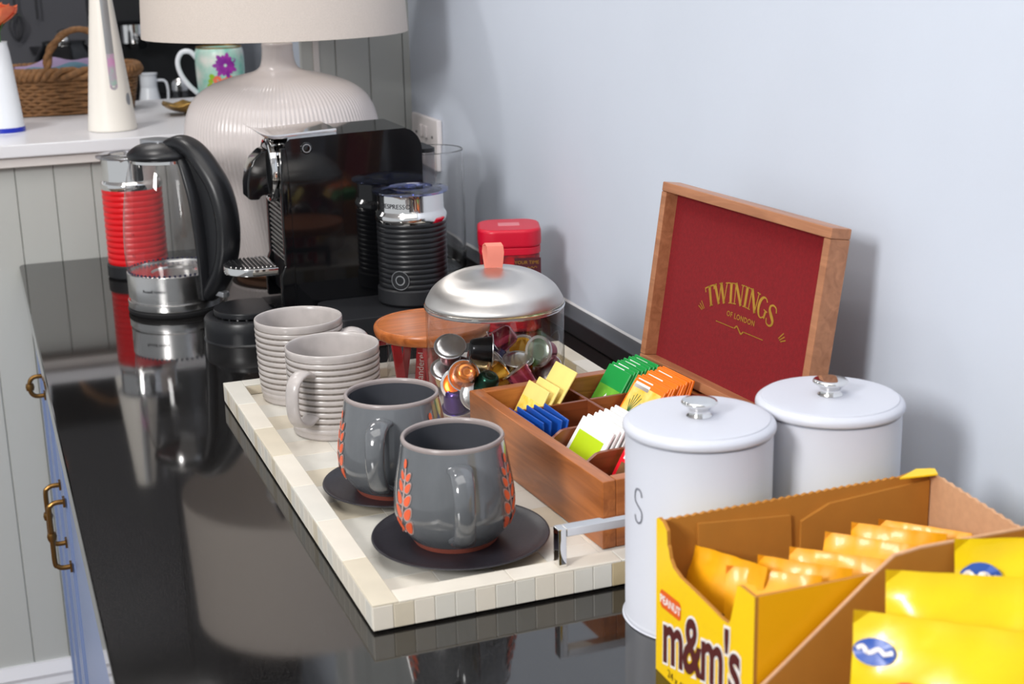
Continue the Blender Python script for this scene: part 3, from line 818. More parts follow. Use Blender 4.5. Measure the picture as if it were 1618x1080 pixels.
for side in (-1, 1):
    n = 25; w = 2*(tw-0.0003)/n
    tm = {b: tile_mesh('tile', w-0.0003, 0.003, hz, b) for b in set(BN)}
    for k in range(n):
        share('tile', tm[rnd.choice(BN)], tr, (-tw+w*(k+0.5), side*(tl-0.0015), zt_))
    n = 36; w = 2*(tl-0.0032)/n
    tm = {b: tile_mesh('tile', 0.003, w-0.0003, hz, b) for b in set(BN)}
    for k in range(n):
        share('tile', tm[rnd.choice(BN[:6])], tr, (side*(tw-0.0015), -tl+0.0032+w*(k+0.5), zt_))
    # top of the rim
    n = 7; w = 2*tl/n
    tm = {b: tile_mesh('rim_tile', RW, w-0.0003, 0.002, b) for b in ('bone_a', 'bone_d', 'bone_b')}
    for k in range(n): share('rim_tile', tm[('bone_a', 'bone_d', 'bone_a', 'bone_b')[(k+side) % 4]], tr, (side*(tw-RW/2), -tl+w*(k+0.5), TZ-0.001))
    n = 4; w = 2*(tw-RW)/n
    tm = {b: tile_mesh('rim_tile', w-0.0003, RW, 0.002, b) for b in ('bone_a', 'bone_d', 'bone_b')}
    for k in range(n): share('rim_tile', tm[('bone_a', 'bone_d', 'bone_a', 'bone_a')[(k+side) % 4]], tr, (-tw+RW+w*(k+0.5), side*(tl-RW/2), TZ-0.001))
    # inner faces of the rim
    n = 7; w = 2*(tl-RW)/n
    tm = {b: tile_mesh('rim_tile', 0.0015, w-0.0003, TZ-0.002-ZF, b, 0.0003) for b in ('bone_b', 'bone_c', 'bone_a')}
    for k in range(n): share('rim_tile', tm[('bone_b', 'bone_a', 'bone_c', 'bone_b')[k % 4]], tr, (side*(tw-RW+0.0003), -tl+RW+w*(k+0.5), (TZ-0.002+ZF)/2))
    n = 6; w = 2*(tw-RW)/n
    tm = {b: tile_mesh('rim_tile', w-0.0003, 0.0015, TZ-0.002-ZF, b, 0.0003) for b in ('bone_b', 'bone_c', 'bone_a')}
    for k in range(n): share('rim_tile', tm[('bone_b', 'bone_c', 'bone_b', 'bone_a')[k % 4]], tr, (-tw+RW+w*(k+0.5), side*(tl-RW+0.0003), (TZ-0.002+ZF)/2))
nx, ny = 8, 13
fw_, fl_ = 2*(tw-RW-0.0008)/nx, 2*(tl-RW-0.0008)/ny
tm = {b: tile_mesh('floor_tile', fw_-0.0002, fl_-0.0002, 0.0022, b, 0.0003) for b in ('bone_a', 'bone_d', 'bone_b')}
for i in range(nx):
    for j in range(ny):
        share('floor_tile', tm[rnd.choice(('bone_a', 'bone_a', 'bone_d', 'bone_d', 'bone_b'))], tr, (-tw+RW+0.0008+fw_*(i+0.5), -tl+RW+0.0008+fl_*(j+0.5), ZF-0.0011))
for side in (-1, 1):
    bm = BM()
    hw, hh = 0.052, 0.032
    for (a, b, c, d) in ((-hw, -hw+0.007, 0, hh), (hw-0.007, hw, 0, hh), (-hw+0.0068, hw-0.0068, hh-0.007, hh)):
        add_box(bm, a, b, -0.0055, 0.0055, c, d, 0.0008, 2)
    o = obj('handle', bm, 'chrome', tr); o.location = (0, side*(tl-RW*0.52), TZ)

# ================================================================== MUGS
def handle_bm(bm, path, w, flat):
    P = catmull(path, 5); n_ = len(P)
    add_tube(bm, P, [w*(1.15-0.3*math.sin(PI*i/(n_-1))) for i in range(n_)], 14, flat=flat, upv=(1, 0, 0))
def ribbed_mug(label, x, y, hdir):
    t = thing('ribbed_mug', label, 'mug', (x, y, ZF+0.0003), math.atan2(hdir[1], hdir[0]), 'grey ribbed mugs')
    H, r_ = 0.0905, 0.0478
    def build_outer():
        pr = [(0, 0.002), (r_*0.82, 0.002), (r_*0.84, 0.0), (r_*0.9, 0.0), (r_*0.93, 0.003)]
        nr = 12; z0 = 0.006; z1 = H-0.008
        for i in range(nr*6+1):
            f = i/(nr*6); z = z0+(z1-z0)*f
            rr = r_*(0.962+0.04*f)-(0.035*r_)*(1-f)**6
            pr.append((rr+0.0012*(abs(math.sin(PI*nr*f))**0.7)-0.0006, z))
        pr += sm([(r_*1.0, z1+0.001), (r_*1.012, H-0.003), (r_*1.0, H), (r_*0.965, H-0.0005), (r_*0.945, H-0.004)], 3)
        pr += [(r_*0.93, H-0.02), (r_*0.92, 0.02), (r_*0.85, 0.009), (r_*0.5, 0.006), (0, 0.006)]
        return pr
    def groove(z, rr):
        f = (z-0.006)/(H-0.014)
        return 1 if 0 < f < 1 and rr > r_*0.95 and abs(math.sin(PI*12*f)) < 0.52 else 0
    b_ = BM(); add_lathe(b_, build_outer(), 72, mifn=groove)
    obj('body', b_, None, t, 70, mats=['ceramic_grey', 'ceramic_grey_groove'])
    bm = BM()
    handle_bm(bm, [(r_-0.004, 0, H-0.022), (r_+0.01, 0, H-0.0165), (r_+0.0245, 0, H-0.023), (r_+0.0285, 0, H-0.043), (r_+0.024, 0, H-0.061), (r_+0.010, 0, H-0.0685), (r_-0.004, 0, H-0.065)], 0.0088, 0.42)
    obj('handle', bm, 'ceramic_grey', t, ang=80)
    return t
ribbed_mug('grey ribbed mug at the far corner of the tray, its handle hidden', 0.3155, 1.539, (0.93, -0.37))
ribbed_mug('grey ribbed mug with its curved handle towards the camera', 0.3225, 1.412, (-0.72, -0.69))

def slate_r(z):
    pts = [(0.0, 0.034), (0.006, 0.0385), (0.014, 0.0455), (0.026, 0.0500), (0.04, 0.0502), (0.055, 0.0482), (0.07, 0.0455), (0.088, 0.0424)]
    for (z0, a), (z1, b) in zip(pts, pts[1:]):
        if z <= z1:
            t_ = (z-z0)/(z1-z0); return a+(b-a)*t_
    return pts[-1][1]
def slate_mug(label, x, y, z, hdir):
    t = thing('leaf_mug', label, 'mug', (x, y, z), math.atan2(hdir[1], hdir[0]), 'slate grey leaf mugs')
    H = 0.091
    out = sm([(0.0372, 0.0046), (0.0455, 0.015), (0.0500, 0.026), (0.0502, 0.04), (0.0482, 0.055), (0.0455, 0.07), (0.0427, 0.086)], 5)
    lathe('foot', [(0, 0.002), (0.031, 0.002), (0.032, 0.0), (0.0345, 0.0), (0.0372, 0.0045), (0.036, 0.0052), (0, 0.0052)], 'terracotta', t, n=56)
    lathe('body', [(0, 0.0046)]+out+[(0.0422, 0.0885)], 'slate_glaze', t, n=72, ang=70)
    lathe('rim', sm([(0.0424, 0.0875), (0.0427, 0.0895), (0.0418, 0.0912), (0.0402, 0.0912), (0.0392, 0.0895), (0.0394, 0.087)], 3), 'slate_rim', t, n=72, ang=80)
    lathe('inside', [(0.0394, 0.0875), (0.0415, 0.07), (0.0455, 0.045), (0.0455, 0.028), (0.040, 0.016), (0.02, 0.012), (0, 0.012)], 'slate_inner', t, n=56, ang=80)
    bm = BM()
    r_ = 0.0435
    handle_bm(bm, [(r_-0.003, 0, 0.0745), (r_+0.009, 0, 0.077), (r_+0.0245, 0, 0.073), (r_+0.031, 0, 0.058), (r_+0.030, 0, 0.042), (r_+0.023, 0, 0.027), (r_+0.012, 0, 0.0185), (r_+0.003, 0, 0.0165)], 0.0098, 0.46)
    obj('handle', bm, 'slate_glaze', t, ang=80)
    # leaf sprigs either side of the handle
    for az_, sgn in ((R(58), 1), (R(-62), -1)):
        def f(dx, z, off=0.0006):
            rr = slate_r(z)+off
            return (rr*math.cos(az_+dx/0.047), rr*math.sin(az_+dx/0.047), z)
        bo_, bi_ = BM(), BM()
        stem = catmull([(0.012*sgn, 0.013, 0), (0.005*sgn, 0.021, 0), (0.001*sgn, 0.036, 0), (0.0, 0.052, 0), (0.001*sgn, 0.072, 0)], 6)
        add_stroke(bo_, [(p.x, p.y) for p in stem], 0.0022, f)
        add_stroke(bi_, [(p.x, p.y) for p in stem[:10]], 0.0011, lambda a, b: f(a, b, 0.0009))
        spec = [(0.0215, 8.0), (0.0335, 7.4), (0.045, 6.6), (0.0555, 5.8), (0.0645, 4.8)]
        for z, L_ in spec:
            L_ *= 0.001
            for s in (-1, 1):
                cx_, cz_ = s*(L_*0.66+0.0008), z+L_*0.25
                ang_ = R(90-s*32)
                for b_, k, off in ((bo_, 1.28, 0.0006), (bi_, 1.0, 0.0010)):
                    pts = []
                    for q in range(14):
                        th = 2*PI*q/14
                        ex = L_*k*0.80*math.cos(th); ey = L_*k*0.44*math.sin(th)*(1-0.25*math.cos(th))
                        pts.append((cx_+ex*math.cos(ang_)-ey*math.sin(ang_), cz_+ex*math.sin(ang_)+ey*math.cos(ang_)))
                    add_poly(b_, pts, lambda a, b, off=off: f(a, b, off))
        pts = [(0.0016*sgn+0.0022*math.cos(2*PI*q/12), 0.0755+0.004*math.sin(2*PI*q/12)) for q in range(12)]
        add_poly(bi_, pts, lambda a, b: f(a, b, 0.001))
        o_ = obj('sprig_outline', bo_, 'leaf_outline', t)
        obj('sprig_leaves', bi_, 'leaf_orange', o_)
    return t
def saucer(label, x, y, rad):
    o = lathe('saucer', sm([(0, 0.0062), (rad*0.5, 0.0062), (rad*0.85, 0.0085), (rad*0.985, 0.0122), (rad, 0.0118), (rad*0.99, 0.0104), (rad*0.8, 0.0052), (rad*0.6, 0.0012)], 4)+[(rad*0.56, 0.0003), (rad*0.52, 0.0003), (rad*0.5, 0.002), (0, 0.002)], 'saucer_black', None, n=80, ang=60)
    o.location = (x, y, ZF+0.0002)
    tag(o, label, 'saucer', 'black saucers')
saucer('black saucer under the leaf mug nearest the camera', 0.3445, 1.0715, 0.0738)
saucer('black saucer under the leaf mug in the middle of the tray', 0.3295, 1.2125, 0.0665)
slate_mug('slate grey mug with orange leaves nearest the tray handle', 0.3415, 1.0755, ZF+0.0067, (-0.20, -0.98))
slate_mug('slate grey mug with orange leaves in the middle of the tray', 0.3275, 1.2075, ZF+0.0067, (-0.47, -0.88))

# ================================================================== CAPSULE JAR
JX, JY = 0.4905, 1.3845
jr = thing('capsule_jar', 'round glass jar of coffee capsules with a domed steel lid and leather loop', 'jar', (JX, JY, ZF+0.0003))
gp = [(0.0, 0.004), (0.066, 0.0045), (0.0695, 0.009), (0.0705, 0.06), (0.0705, 0.112), (0.0713, 0.1165), (0.0722, 0.1165), (0.0728, 0.113), (0.0728, 0.06), (0.0722, 0.007), (0.069, 0.0007), (0.0, 0.0005)]
lathe('glass_body', [(0.0, 0.002), (0.067, 0.0025), (0.0715, 0.009), (0.0722, 0.06), (0.0722, 0.1200)], 'thin_glass', jr, n=80, ang=60)
lathe('glass_rim', sm([(0.0705, 0.1182), (0.0705, 0.1217), (0.0716, 0.123), (0.0730, 0.1222), (0.0735, 0.1207), (0.0730, 0.1187)], 3), 'clear_glass', jr, n=80, ang=80)
dome = lathe('lid', sm([(0.0712, 0.1234), (0.0720, 0.1242), (0.0706, 0.1285), (0.0645, 0.1385), (0.054, 0.1470), (0.041, 0.1535), (0.025, 0.1576), (0.010, 0.1593), (0.0, 0.1595)], 5)+[], 'steel_dome', jr, n=96, ang=60)
lathe('lid_rim', [(0.0685, 0.1195), (0.0695, 0.1195), (0.0695, 0.1232), (0.0712, 0.1232), (0.0712, 0.1242), (0.0685, 0.1242), (0.0685, 0.1195)], 'steel_dome', dome, n=80)
bm = BM()
lpth = [(0.0, 0.158), (0.0032, 0.168), (0.0046, 0.176), (0.0034, 0.182), (0.0, 0.184), (-0.0034, 0.182), (-0.0046, 0.176), (-0.0032, 0.168), (0.0, 0.158)]
la = R(-18)
for i in range(len(lpth)-1):
    (a, z0), (b, z1) = lpth[i], lpth[i+1]
    vs = []
    for (d, z) in ((a, z0), (b, z1)):
        for w_ in (-0.0085, 0.0085):
            vs.append(bm.verts.new((w_*math.cos(la)-d*math.sin(la)*-1, w_*math.sin(la)+d*math.cos(la), z)))
    bm.faces.new((vs[0], vs[1], vs[3], vs[2]))
bmesh.ops.remove_doubles(bm, verts=bm.verts[:], dist=1e-5)
bmesh.ops.solidify(bm, geom=bm.faces[:], thickness=0.0012)
obj('leather_loop', bm, 'leather_pink', dome)

# capsules
def capsule_meshes(colk):
    bm = BM()
    prof_ = sm([(0.0152, 0.0005), (0.0150, 0.002), (0.0125, 0.0195), (0.0112, 0.0235), (0.0095, 0.0255)], 3)+sm([(0.0095, 0.0255), (0.0062, 0.0265), (0.0045, 0.0255), (0.0, 0.0252)], 3)[1:]
    add_lathe(bm, [(0.0183, 0.0), (0.0186, 0.0004), (0.0183, 0.0009), (0.0152, 0.0009)]+prof_, 28)
    bmesh.ops.recalc_face_normals(bm, faces=bm.faces[:])
    me = bpy.data.meshes.new('capsule'); bm.to_mesh(me); bm.free(); me.materials.append(MATS['capsule_'+colk]); smooth(me, 40)
    return me
bm = BM(); add_lathe(bm, [(0, -0.0012), (0.008, -0.0011), (0.0145, -0.0005), (0.0150, -0.0001), (0.0183, 0.0)], 28)
bmesh.ops.recalc_face_normals(bm, faces=bm.faces[:])
FOIL = {}
def foil_mesh(k):
    if k not in FOIL:
        b_ = BM(); add_lathe(b_, [(0, -0.0012), (0.008, -0.0011), (0.0145, -0.0005), (0.0150, -0.0002)], 28)
        m_ = bpy.data.meshes.new('foil'); b_.to_mesh(m_); b_.free(); m_.materials.append(MATS['foil_silver' if k == 'silver' else 'capsule_'+k]); smooth(m_, 40); FOIL[k] = m_
    return FOIL[k]
bm.free()
RIM = None
def rim_mesh():
    global RIM
    if RIM is None:
        b_ = BM(); add_lathe(b_, [(0.0150, -0.0003), (0.0180, -0.0004), (0.0188, 0.0003), (0.0186, 0.0011), (0.0175, 0.0012)], 28)
        RIM = bpy.data.meshes.new('rim'); b_.to_mesh(RIM); b_.free(); RIM.materials.append(MATS['foil_silver']); smooth(RIM, 40)
    return RIM
CAPM = {}
caps = [  # position of the foil, direction the foil faces, body colour, foil colour, label
    ((0.4395, 1.381, 0.0945), (-0.15, -0.55, 0.80), 'darkred', 'silver', 'capsule showing its grey printed foil, at the top left of the jar'),
    ((0.4760, 1.3535, 0.0935), (0.88, -0.25, -0.05), 'black', 'silver', 'glossy black coffee capsule lying on top of the pile'),
    ((0.4990, 1.409, 0.082), (-0.70, 0.20, -0.50), 'maroon', 'silver', 'maroon capsule standing on its rim at the back of the pile'),
    ((0.534, 1.423, 0.070), (-0.4, -0.6, 0.7), 'black', 'gold', 'black and gold capsule at the back right of the jar'),
    ((0.5080, 1.365, 0.0765), (-0.05, -0.25, 0.95), 'darkred', 'silver', 'capsule lying with its pale foil facing up in the middle right'),
    ((0.5290, 1.360, 0.0835), (-0.78, -0.52, 0.25), 'maroon', 'sage', 'maroon capsule with green-grey foil at the right of the jar'),
    ((0.4385, 1.394, 0.0665), (-0.12, -0.50, 0.86), 'beige', 'silver', 'gold-bodied capsule with dark grey foil at the left of the jar'),
    ((0.4400, 1.367, 0.0570), (-0.35, -0.82, 0.42), 'orange', 'orange', 'capsule with an orange foil facing the camera'),
    ((0.4470, 1.361, 0.0670), (0.15, 0.84, -0.42), 'copper', 'silver', 'shiny copper capsule with its rounded end to the camera'),
    ((0.4560, 1.376, 0.0720), (-0.92, 0.25, 0.12), 'beige', 'silver', 'beige capsule with its rounded end to the right'),
    ((0.4640, 1.352, 0.0500), (-0.20, 0.45, -0.85), 'green', 'silver', 'dark green capsule behind the white foil'),
    ((0.4545, 1.346, 0.0500), (-0.25, -0.90, 0.32), 'silver', 'silver', 'capsule with a plain white foil beside the tea box corner'),
    ((0.4930, 1.372, 0.0610), (0.80, 0.20, 0.30), 'gold', 'silver', 'golden yellow capsule low in the middle of the pile'),
    ((0.4985, 1.347, 0.0705), (-0.45, 0.35, 0.75), 'pink', 'silver', 'pink capsule behind the tea box edge'),
    ((0.5270, 1.385, 0.0620), (-0.6, 0.6, 0.3), 'orange', 'silver', 'orange capsule half hidden at the right of the pile'),
    ((0.5370, 1.357, 0.0640), (-0.55, -0.50, 0.62), 'silver', 'silver', 'capsule with grey foil by the yellow sachets'),
    ((0.4420, 1.374, 0.0300), (0.2, 0.3, -0.9), 'purple', 'silver', 'purple capsule at the bottom left of the jar'),
    ((0.4880, 1.398, 0.0690), (-0.6, -0.5, -0.4), 'darkpurple', 'silver', 'dark purple capsule under the black one'),
    ((0.4550, 1.415, 0.0720), (0.3, 0.3, 0.8), 'darkred', 'silver', 'dark red capsule at the back left of the jar'),
    ((0.4800, 1.352, 0.0200), (0.1, -0.2, -0.9), 'purple', 'silver', 'purple capsule on the jar floor in the middle'),
    ((0.5180, 1.402, 0.0220), (0.1, 0.4, -0.9), 'gold', 'silver', 'gold capsule on the jar floor at the back'),
    ((0.4740, 1.422, 0.0240), (0.3, 0.1, -0.9), 'black', 'silver', 'black capsule on the jar floor at the back left'),
]
for (p, d, ck, fk, lab) in caps:
    d = Vector(d).normalized()
    q = (-d).to_track_quat('Z', 'Y')
    t = thing('coffee_capsule', lab, 'capsule', p, 0, 'coffee capsules in the dome jar')
    t.rotation_mode = 'QUATERNION'; t.rotation_quaternion = q
    t.scale = (0.90, 0.90, 0.90)
    if ck not in CAPM: CAPM[ck] = capsule_meshes(ck)
    share('body', CAPM[ck], t); share('foil', foil_mesh(fk), t); share('rim', rim_mesh(), t)

# ================================================================== SWEETENER JAR with wooden lid
WX_, WY_ = 0.463, 1.5195
wj = thing('sweetener_jar', 'glass jar of red sweetener sticks with a round wooden lid', 'jar', (WX_, WY_, ZF+0.0003))
lathe('glass_body', [(0.0, 0.0015), (0.049, 0.002), (0.0525, 0.006), (0.0525, 0.058)], 'thin_glass', wj, n=64, ang=60)
wl = lathe('wooden_lid', sm([(0.0, 0.072), (0.0585, 0.072), (0.0605, 0.0712), (0.0615, 0.0726), (0.0638, 0.0726), (0.0655, 0.070), (0.0655, 0.0655), (0.0635, 0.060), (0.058, 0.0582)], 3)+[(0.0, 0.058)], 'acacia', wj, n=80, ang=40)
bm = BM()
add_lathe(bm, [(0, 0), (0.0, 0)], 4) if False else None
bm.free()
stick_bm = BM(); add_box(stick_bm, -0.0055, 0.0055, -0.0012, 0.0012, 0.0, 0.0545, 0.0008, 1)
stick_me = None
sticks = [(-0.040, -0.010, R(-7), 0.5), (-0.026, -0.028, R(5), 0.15), (-0.012, -0.036, R(-6), -0.1), (0.004, -0.038, R(4), 0.0), (-0.034, 0.008, R(9), 0.9), (0.018, -0.031, R(-4), -0.3), (-0.018, -0.010, R(8), 0.3), (0.0, -0.016, R(-8), 0.1), (0.02, -0.006, R(6), -0.4)]
for k, (dx, dy, tl_, rz) in enumerate(sticks):
    if stick_me is None:
        st = obj('sweetener_stick', stick_bm, 'stick_red', None); stick_me = st.data
    else:
        st = share('sweetener_stick', stick_me)
    st.location = (WX_+dx, WY_+dy, ZF+0.003); st.rotation_euler = (0.05*(-1)**k, tl_, rz-0.5)
    st.scale = (1, 1, 0.97)
    if k == 1:
        text('lettering', 'Canderel', 0.0105, 'logo_white', lambda x, y: (-y+0.0033, -0.00135, 0.026+x), st)
        tag(st, 'red sweetener stick with white lettering at the front of the wooden-lid jar', 'sachet', 'sweetener sticks')
    else:
        tag(st, 'plain red sweetener stick standing in the wooden-lid jar', 'sachet', 'sweetener sticks')

# ================================================================== TEA BOX
EU = Vector((0.0637, -0.99797, 0)); EV = Vector((0.99797, 0.0637, 0))
BL, BD, BZ0, BZ1 = 0.2826, 0.2, ZF+0.0003, 0.0715
tb = thing('tea_box', 'open wooden tea chest with a red felt lid standing on the tray', 'box', (0.431, 1.298, 0))
tb.rotation_euler = (0, 0, math.atan2(EV.y, EV.x))
# local axes: x = towards the wall (v), y = away from the camera (so u = -y)
WT = 0.0125
def tbox(nm, v0, v1, u0, u1, z0, z1, material, bev=0.0012, parent=None):
    b_ = BM(); add_box(b_, v0, v1, -u1, -u0, z0, z1, bev, 2)
    return obj(nm, b_, material, parent or tb)
tbox('side_wall', 0, WT, 0, BL, BZ0, BZ1, 'box_wood')
tbox('side_wall', BD-WT, BD, 0, BL, BZ0, BZ1, 'box_wood')
tbox('end_wall', WT, BD-WT, 0, WT, BZ0, BZ1, 'box_wood_side')
tbox('end_wall', WT, BD-WT, BL-WT, BL, BZ0, BZ1, 'box_wood_side')
tbox('bottom', WT, BD-WT, WT, BL-WT, BZ0+0.001, BZ0+0.005, 'box_wood_dark', 0)
tbox('divider', 0.098, 0.102, WT, BL-WT, BZ0+0.005, 0.064, 'box_wood_dark', 0.0008)
for u in (0.062, 0.130, 0.2):
    for (v0, v1) in ((WT, 0.098), (0.102, BD-WT)):
        b_ = BM()
        zt2 = 0.0645
        w_ = v1-v0
        dip = [(v0, zt2-0.012), (v0+0.010, zt2-0.0105), (v0+0.024, zt2-0.001), (v0+0.03, zt2)] if v0 == WT and u > 0.1 else [(v0, zt2)]
        poly = [(v0, BZ0+0.005)]+dip+[(v1, zt2), (v1, BZ0+0.005)]
        add_prism(b_, poly, lambda a, b, u=u: (a, -(u-0.002), b), lambda a, b, u=u: (a, -(u+0.002), b))
        obj('divider', b_, 'box_wood_dark', tb)
# lid: hinged on the wall side, leaning back a little
LH = 0.187; LT = 0.021; tilt = R(8.5)
lid = bpy.data.objects.new('lid', None); COL.objects.link(lid); lid.parent = tb
lid.location = (BD-0.010, 0, BZ1+0.003); lid.rotation_euler = (0, tilt, 0)
lid.empty_display_size = 0.02
# in lid space: x = thickness towards the wall, z = up the lid, y as in the box
FR = 0.0095
def lbox(nm, x0, x1, u0, u1, z0, z1, material, bev=0.0012):
    b_ = BM(); add_box(b_, x0, x1, -u1, -u0, z0, z1, bev, 2); return obj(nm, b_, material, lid)
lbox('lid_rail', 0, LT, 0, BL, LH-FR, LH, 'lid_wood')
lbox('lid_rail', 0, LT, 0, BL, 0, FR, 'lid_wood')
lbox('lid_stile', 0, LT, 0, FR, FR, LH-FR, 'lid_wood')
lbox('lid_stile', 0, LT, BL-FR, BL, FR, LH-FR, 'lid_wood')
lbox('lid_back', LT-0.004, LT-0.0005, FR-0.001, BL-FR+0.001, FR-0.001, LH-FR+0.001, 'box_wood_dark', 0)
lbox('felt_panel', LT-0.007, LT-0.004, FR, BL-FR, FR, LH-FR, 'red_felt', 0)
for hu in (0.05, 0.232):
    b_ = BM(); add_tube(b_, [(0.002, -hu-0.012, -0.0015), (0.002, -hu+0.012, -0.0015)], 0.0022, 10); obj('hinge', b_, 'brass', lid)
# gold emblem on the felt
XF = LT-0.0073
EMU, EMZ = 0.150, 0.087
ES = 1.38
bm = BM()
Rarc = 0.13
def emb(x, y):                      # x to the right, y up, bent along an arch
    x *= ES; y *= ES
    th = x/Rarc
    rr = Rarc+y
    return (XF, -(EMU+rr*math.sin(th)), EMZ+0.004+rr*math.cos(th)-Rarc)
def flat_e(x, y): return (XF, -(EMU+x*ES), EMZ+y*ES)
def seg(p, q, w): 
    pts = [(p[0]+(q[0]-p[0])*k/4, p[1]+(q[1]-p[1])*k/4) for k in range(5)]
    add_stroke(bm, pts, w, emb)
def serif(x, y, w=0.0042): seg((x-w/2, y), (x+w/2, y), 0.0008)
h_ = 0.0145; tk, tn_ = 0.0026, 0.0009
def L_T(x): seg((x, 0), (x, h_), tk); seg((x-0.0048, h_-0.0005), (x+0.0048, h_-0.0005), 0.0011); seg((x-0.0047, h_), (x-0.0047, h_-0.0035), 0.0009); seg((x+0.0047, h_), (x+0.0047, h_-0.0035), 0.0009); serif(x, 0.0004)
def L_I(x): seg((x, 0), (x, h_), tk); serif(x, 0.0004, 0.005); serif(x, h_-0.0004, 0.005)
def L_N(x): seg((x-0.0038, 0), (x-0.0038, h_), tn_); seg((x+0.0038, 0), (x+0.0038, h_), tn_); seg((x-0.0038, h_), (x+0.0038, 0), tk); serif(x-0.0038, 0.0004, 0.0035); serif(x+0.0038, h_-0.0004, 0.0035); serif(x-0.0042, h_-0.0004, 0.003)
def L_W(x):
    seg((x-0.0068, h_), (x-0.0032, 0), tk); seg((x-0.0032, 0), (x, h_), tn_); seg((x, h_), (x+0.0032, 0), tk); seg((x+0.0032, 0), (x+0.0068, h_), tn_)
    serif(x-0.0068, h_-0.0004, 0.004); serif(x, h_-0.0004, 0.0035); serif(x+0.0068, h_-0.0004, 0.0035)
def L_G(x):
    pts = [(x+0.0044*math.cos(R(a)), h_/2+h_/2*math.sin(R(a))*0.98) for a in range(48, 330, 18)]
    add_stroke(bm, pts, [tn_+(tk-tn_)*max(0, -math.cos(R(a))) for a in range(48, 330, 18)], emb)
    seg((x+0.0038, 0.0012), (x+0.0038, h_*0.46), 0.0019); serif(x+0.0036, h_*0.46, 0.0042)
def L_S(x):
    pts = [(x+0.0036, h_*0.80), (x+0.002, h_*0.97), (x-0.0012, h_*0.98), (x-0.0034, h_*0.84), (x-0.003, h_*0.66), (x, h_*0.5), (x+0.0032, h_*0.35), (x+0.0035, h_*0.16), (x+0.0012, h_*0.02), (x-0.002, h_*0.03), (x-0.0037, h_*0.22)]
    P_ = catmull([(a, b, 0) for a, b in pts], 3); add_stroke(bm, [(p.x, p.y) for p in P_], [0.0010+0.0018*math.exp(-((i-len(P_)/2)/6)**2) for i in range(len(P_))], emb)
xx = -0.0385
for f_, adv in ((L_T, 0.0128), (L_W, 0.0112), (L_I, 0.0086), (L_N, 0.0086), (L_I, 0.0086), (L_N, 0.0108), (L_G, 0.0102), (L_S, 0)):
    f_(xx); xx += adv
for s in (-1, 1):
    for k in range(3):
        seg((s*(0.0475+0.0015*k), 0.0005), (s*(0.0495+0.0022*k), 0.005+0.001*(2-k)), 0.0008)
add_stroke(bm, [(-0.029, -0.0135), (-0.006, -0.0135)], 0.0006, flat_e); add_stroke(bm, [(0.006, -0.0135), (0.029, -0.0135)], 0.0006, flat_e)
add_stroke(bm, [(p.x, p.y) for p in catmull([(-0.0055, -0.0135, 0), (-0.003, -0.0115, 0), (0.0, -0.0135, 0), (0.003, -0.0155, 0), (0.0055, -0.0135, 0)], 4)], 0.0012, flat_e)
obj('emblem', bm, 'gold_print', lid, ang=0)
text('emblem_lettering', 'OF LONDON', 0.0052, 'gold_print', lambda x, y: flat_e(x, y-0.007), lid, spacing=1.15, offset=0.0001)

# sachets: local frame of the box; face looks back towards -v (the worktop edge) and up
def sachet_mesh(nm, w, h, th, material):
    b_ = BM(); add_box(b_, -th/2, th/2, -w/2, w/2, 0, h, 0.0006, 1)
    bmesh.ops.recalc_face_normals(b_, faces=b_.faces[:])
    me = bpy.data.meshes.new(nm); b_.to_mesh(me); b_.free(); me.materials.append(MATS[material]); return me
def face_mesh(w, y0, y1, material, th, x0=-0.5, x1=0.5):
    b_ = BM(); v = [b_.verts.new(p) for p in ((-th/2-0.0002, w*x0, y0), (-th/2-0.0002, w*x1, y0), (-th/2-0.0002, w*x1, y1), (-th/2-0.0002, w*x0, y1))]
    b_.faces.new(v); me = bpy.data.meshes.new('print'); b_.to_mesh(me); b_.free(); me.materials.append(MATS[material]); return me
BASEZ = ZF+0.0062
MB_ = Matrix.Translation((0.431, 1.298, 0)) @ Matrix.Rotation(math.atan2(EV.y, EV.x), 4, 'Z')
def sachet(kind, u, v, tilt_, me, prints, label, group, z=BASEZ, twist=0.0):
    o = bpy.data.objects.new('tea_sachet', me); COL.objects.link(o)
    o.matrix_world = MB_ @ Matrix.Translation((v, -u, z)) @ Matrix.Rotation(twist, 4, 'Z') @ Matrix.Rotation(tilt_, 4, 'Y')
    for k, pm_ in enumerate(prints): share('print', pm_, o)
    tag(o, label, 'sachet', group)
    return o
W, HS, TH = 0.058, 0.071, 0.0028
# yellow paper sachets
my = sachet_mesh('tea_sachet', 0.046, 0.073, 0.0022, 'paper_yellow')
fy = face_mesh(0.046, 0.004, 0.058, 'paper_yellow_print', 0.0022, -0.47, 0.47)
sachet('y', 0.038, 0.0480, R(34), my, [], 'plain pale yellow sachet standing highest at the back of its stack', 'yellow sachets', z=BASEZ+0.014)
sachet('y', 0.038, 0.0305, R(33), my, [], 'pale yellow sachet just behind the printed yellow one', 'yellow sachets', z=BASEZ+0.0)
sachet('y', 0.038, 0.0225, R(30), my, [fy], 'printed yellow sachet at the front of the yellow stack', 'yellow sachets', z=BASEZ-0.004)
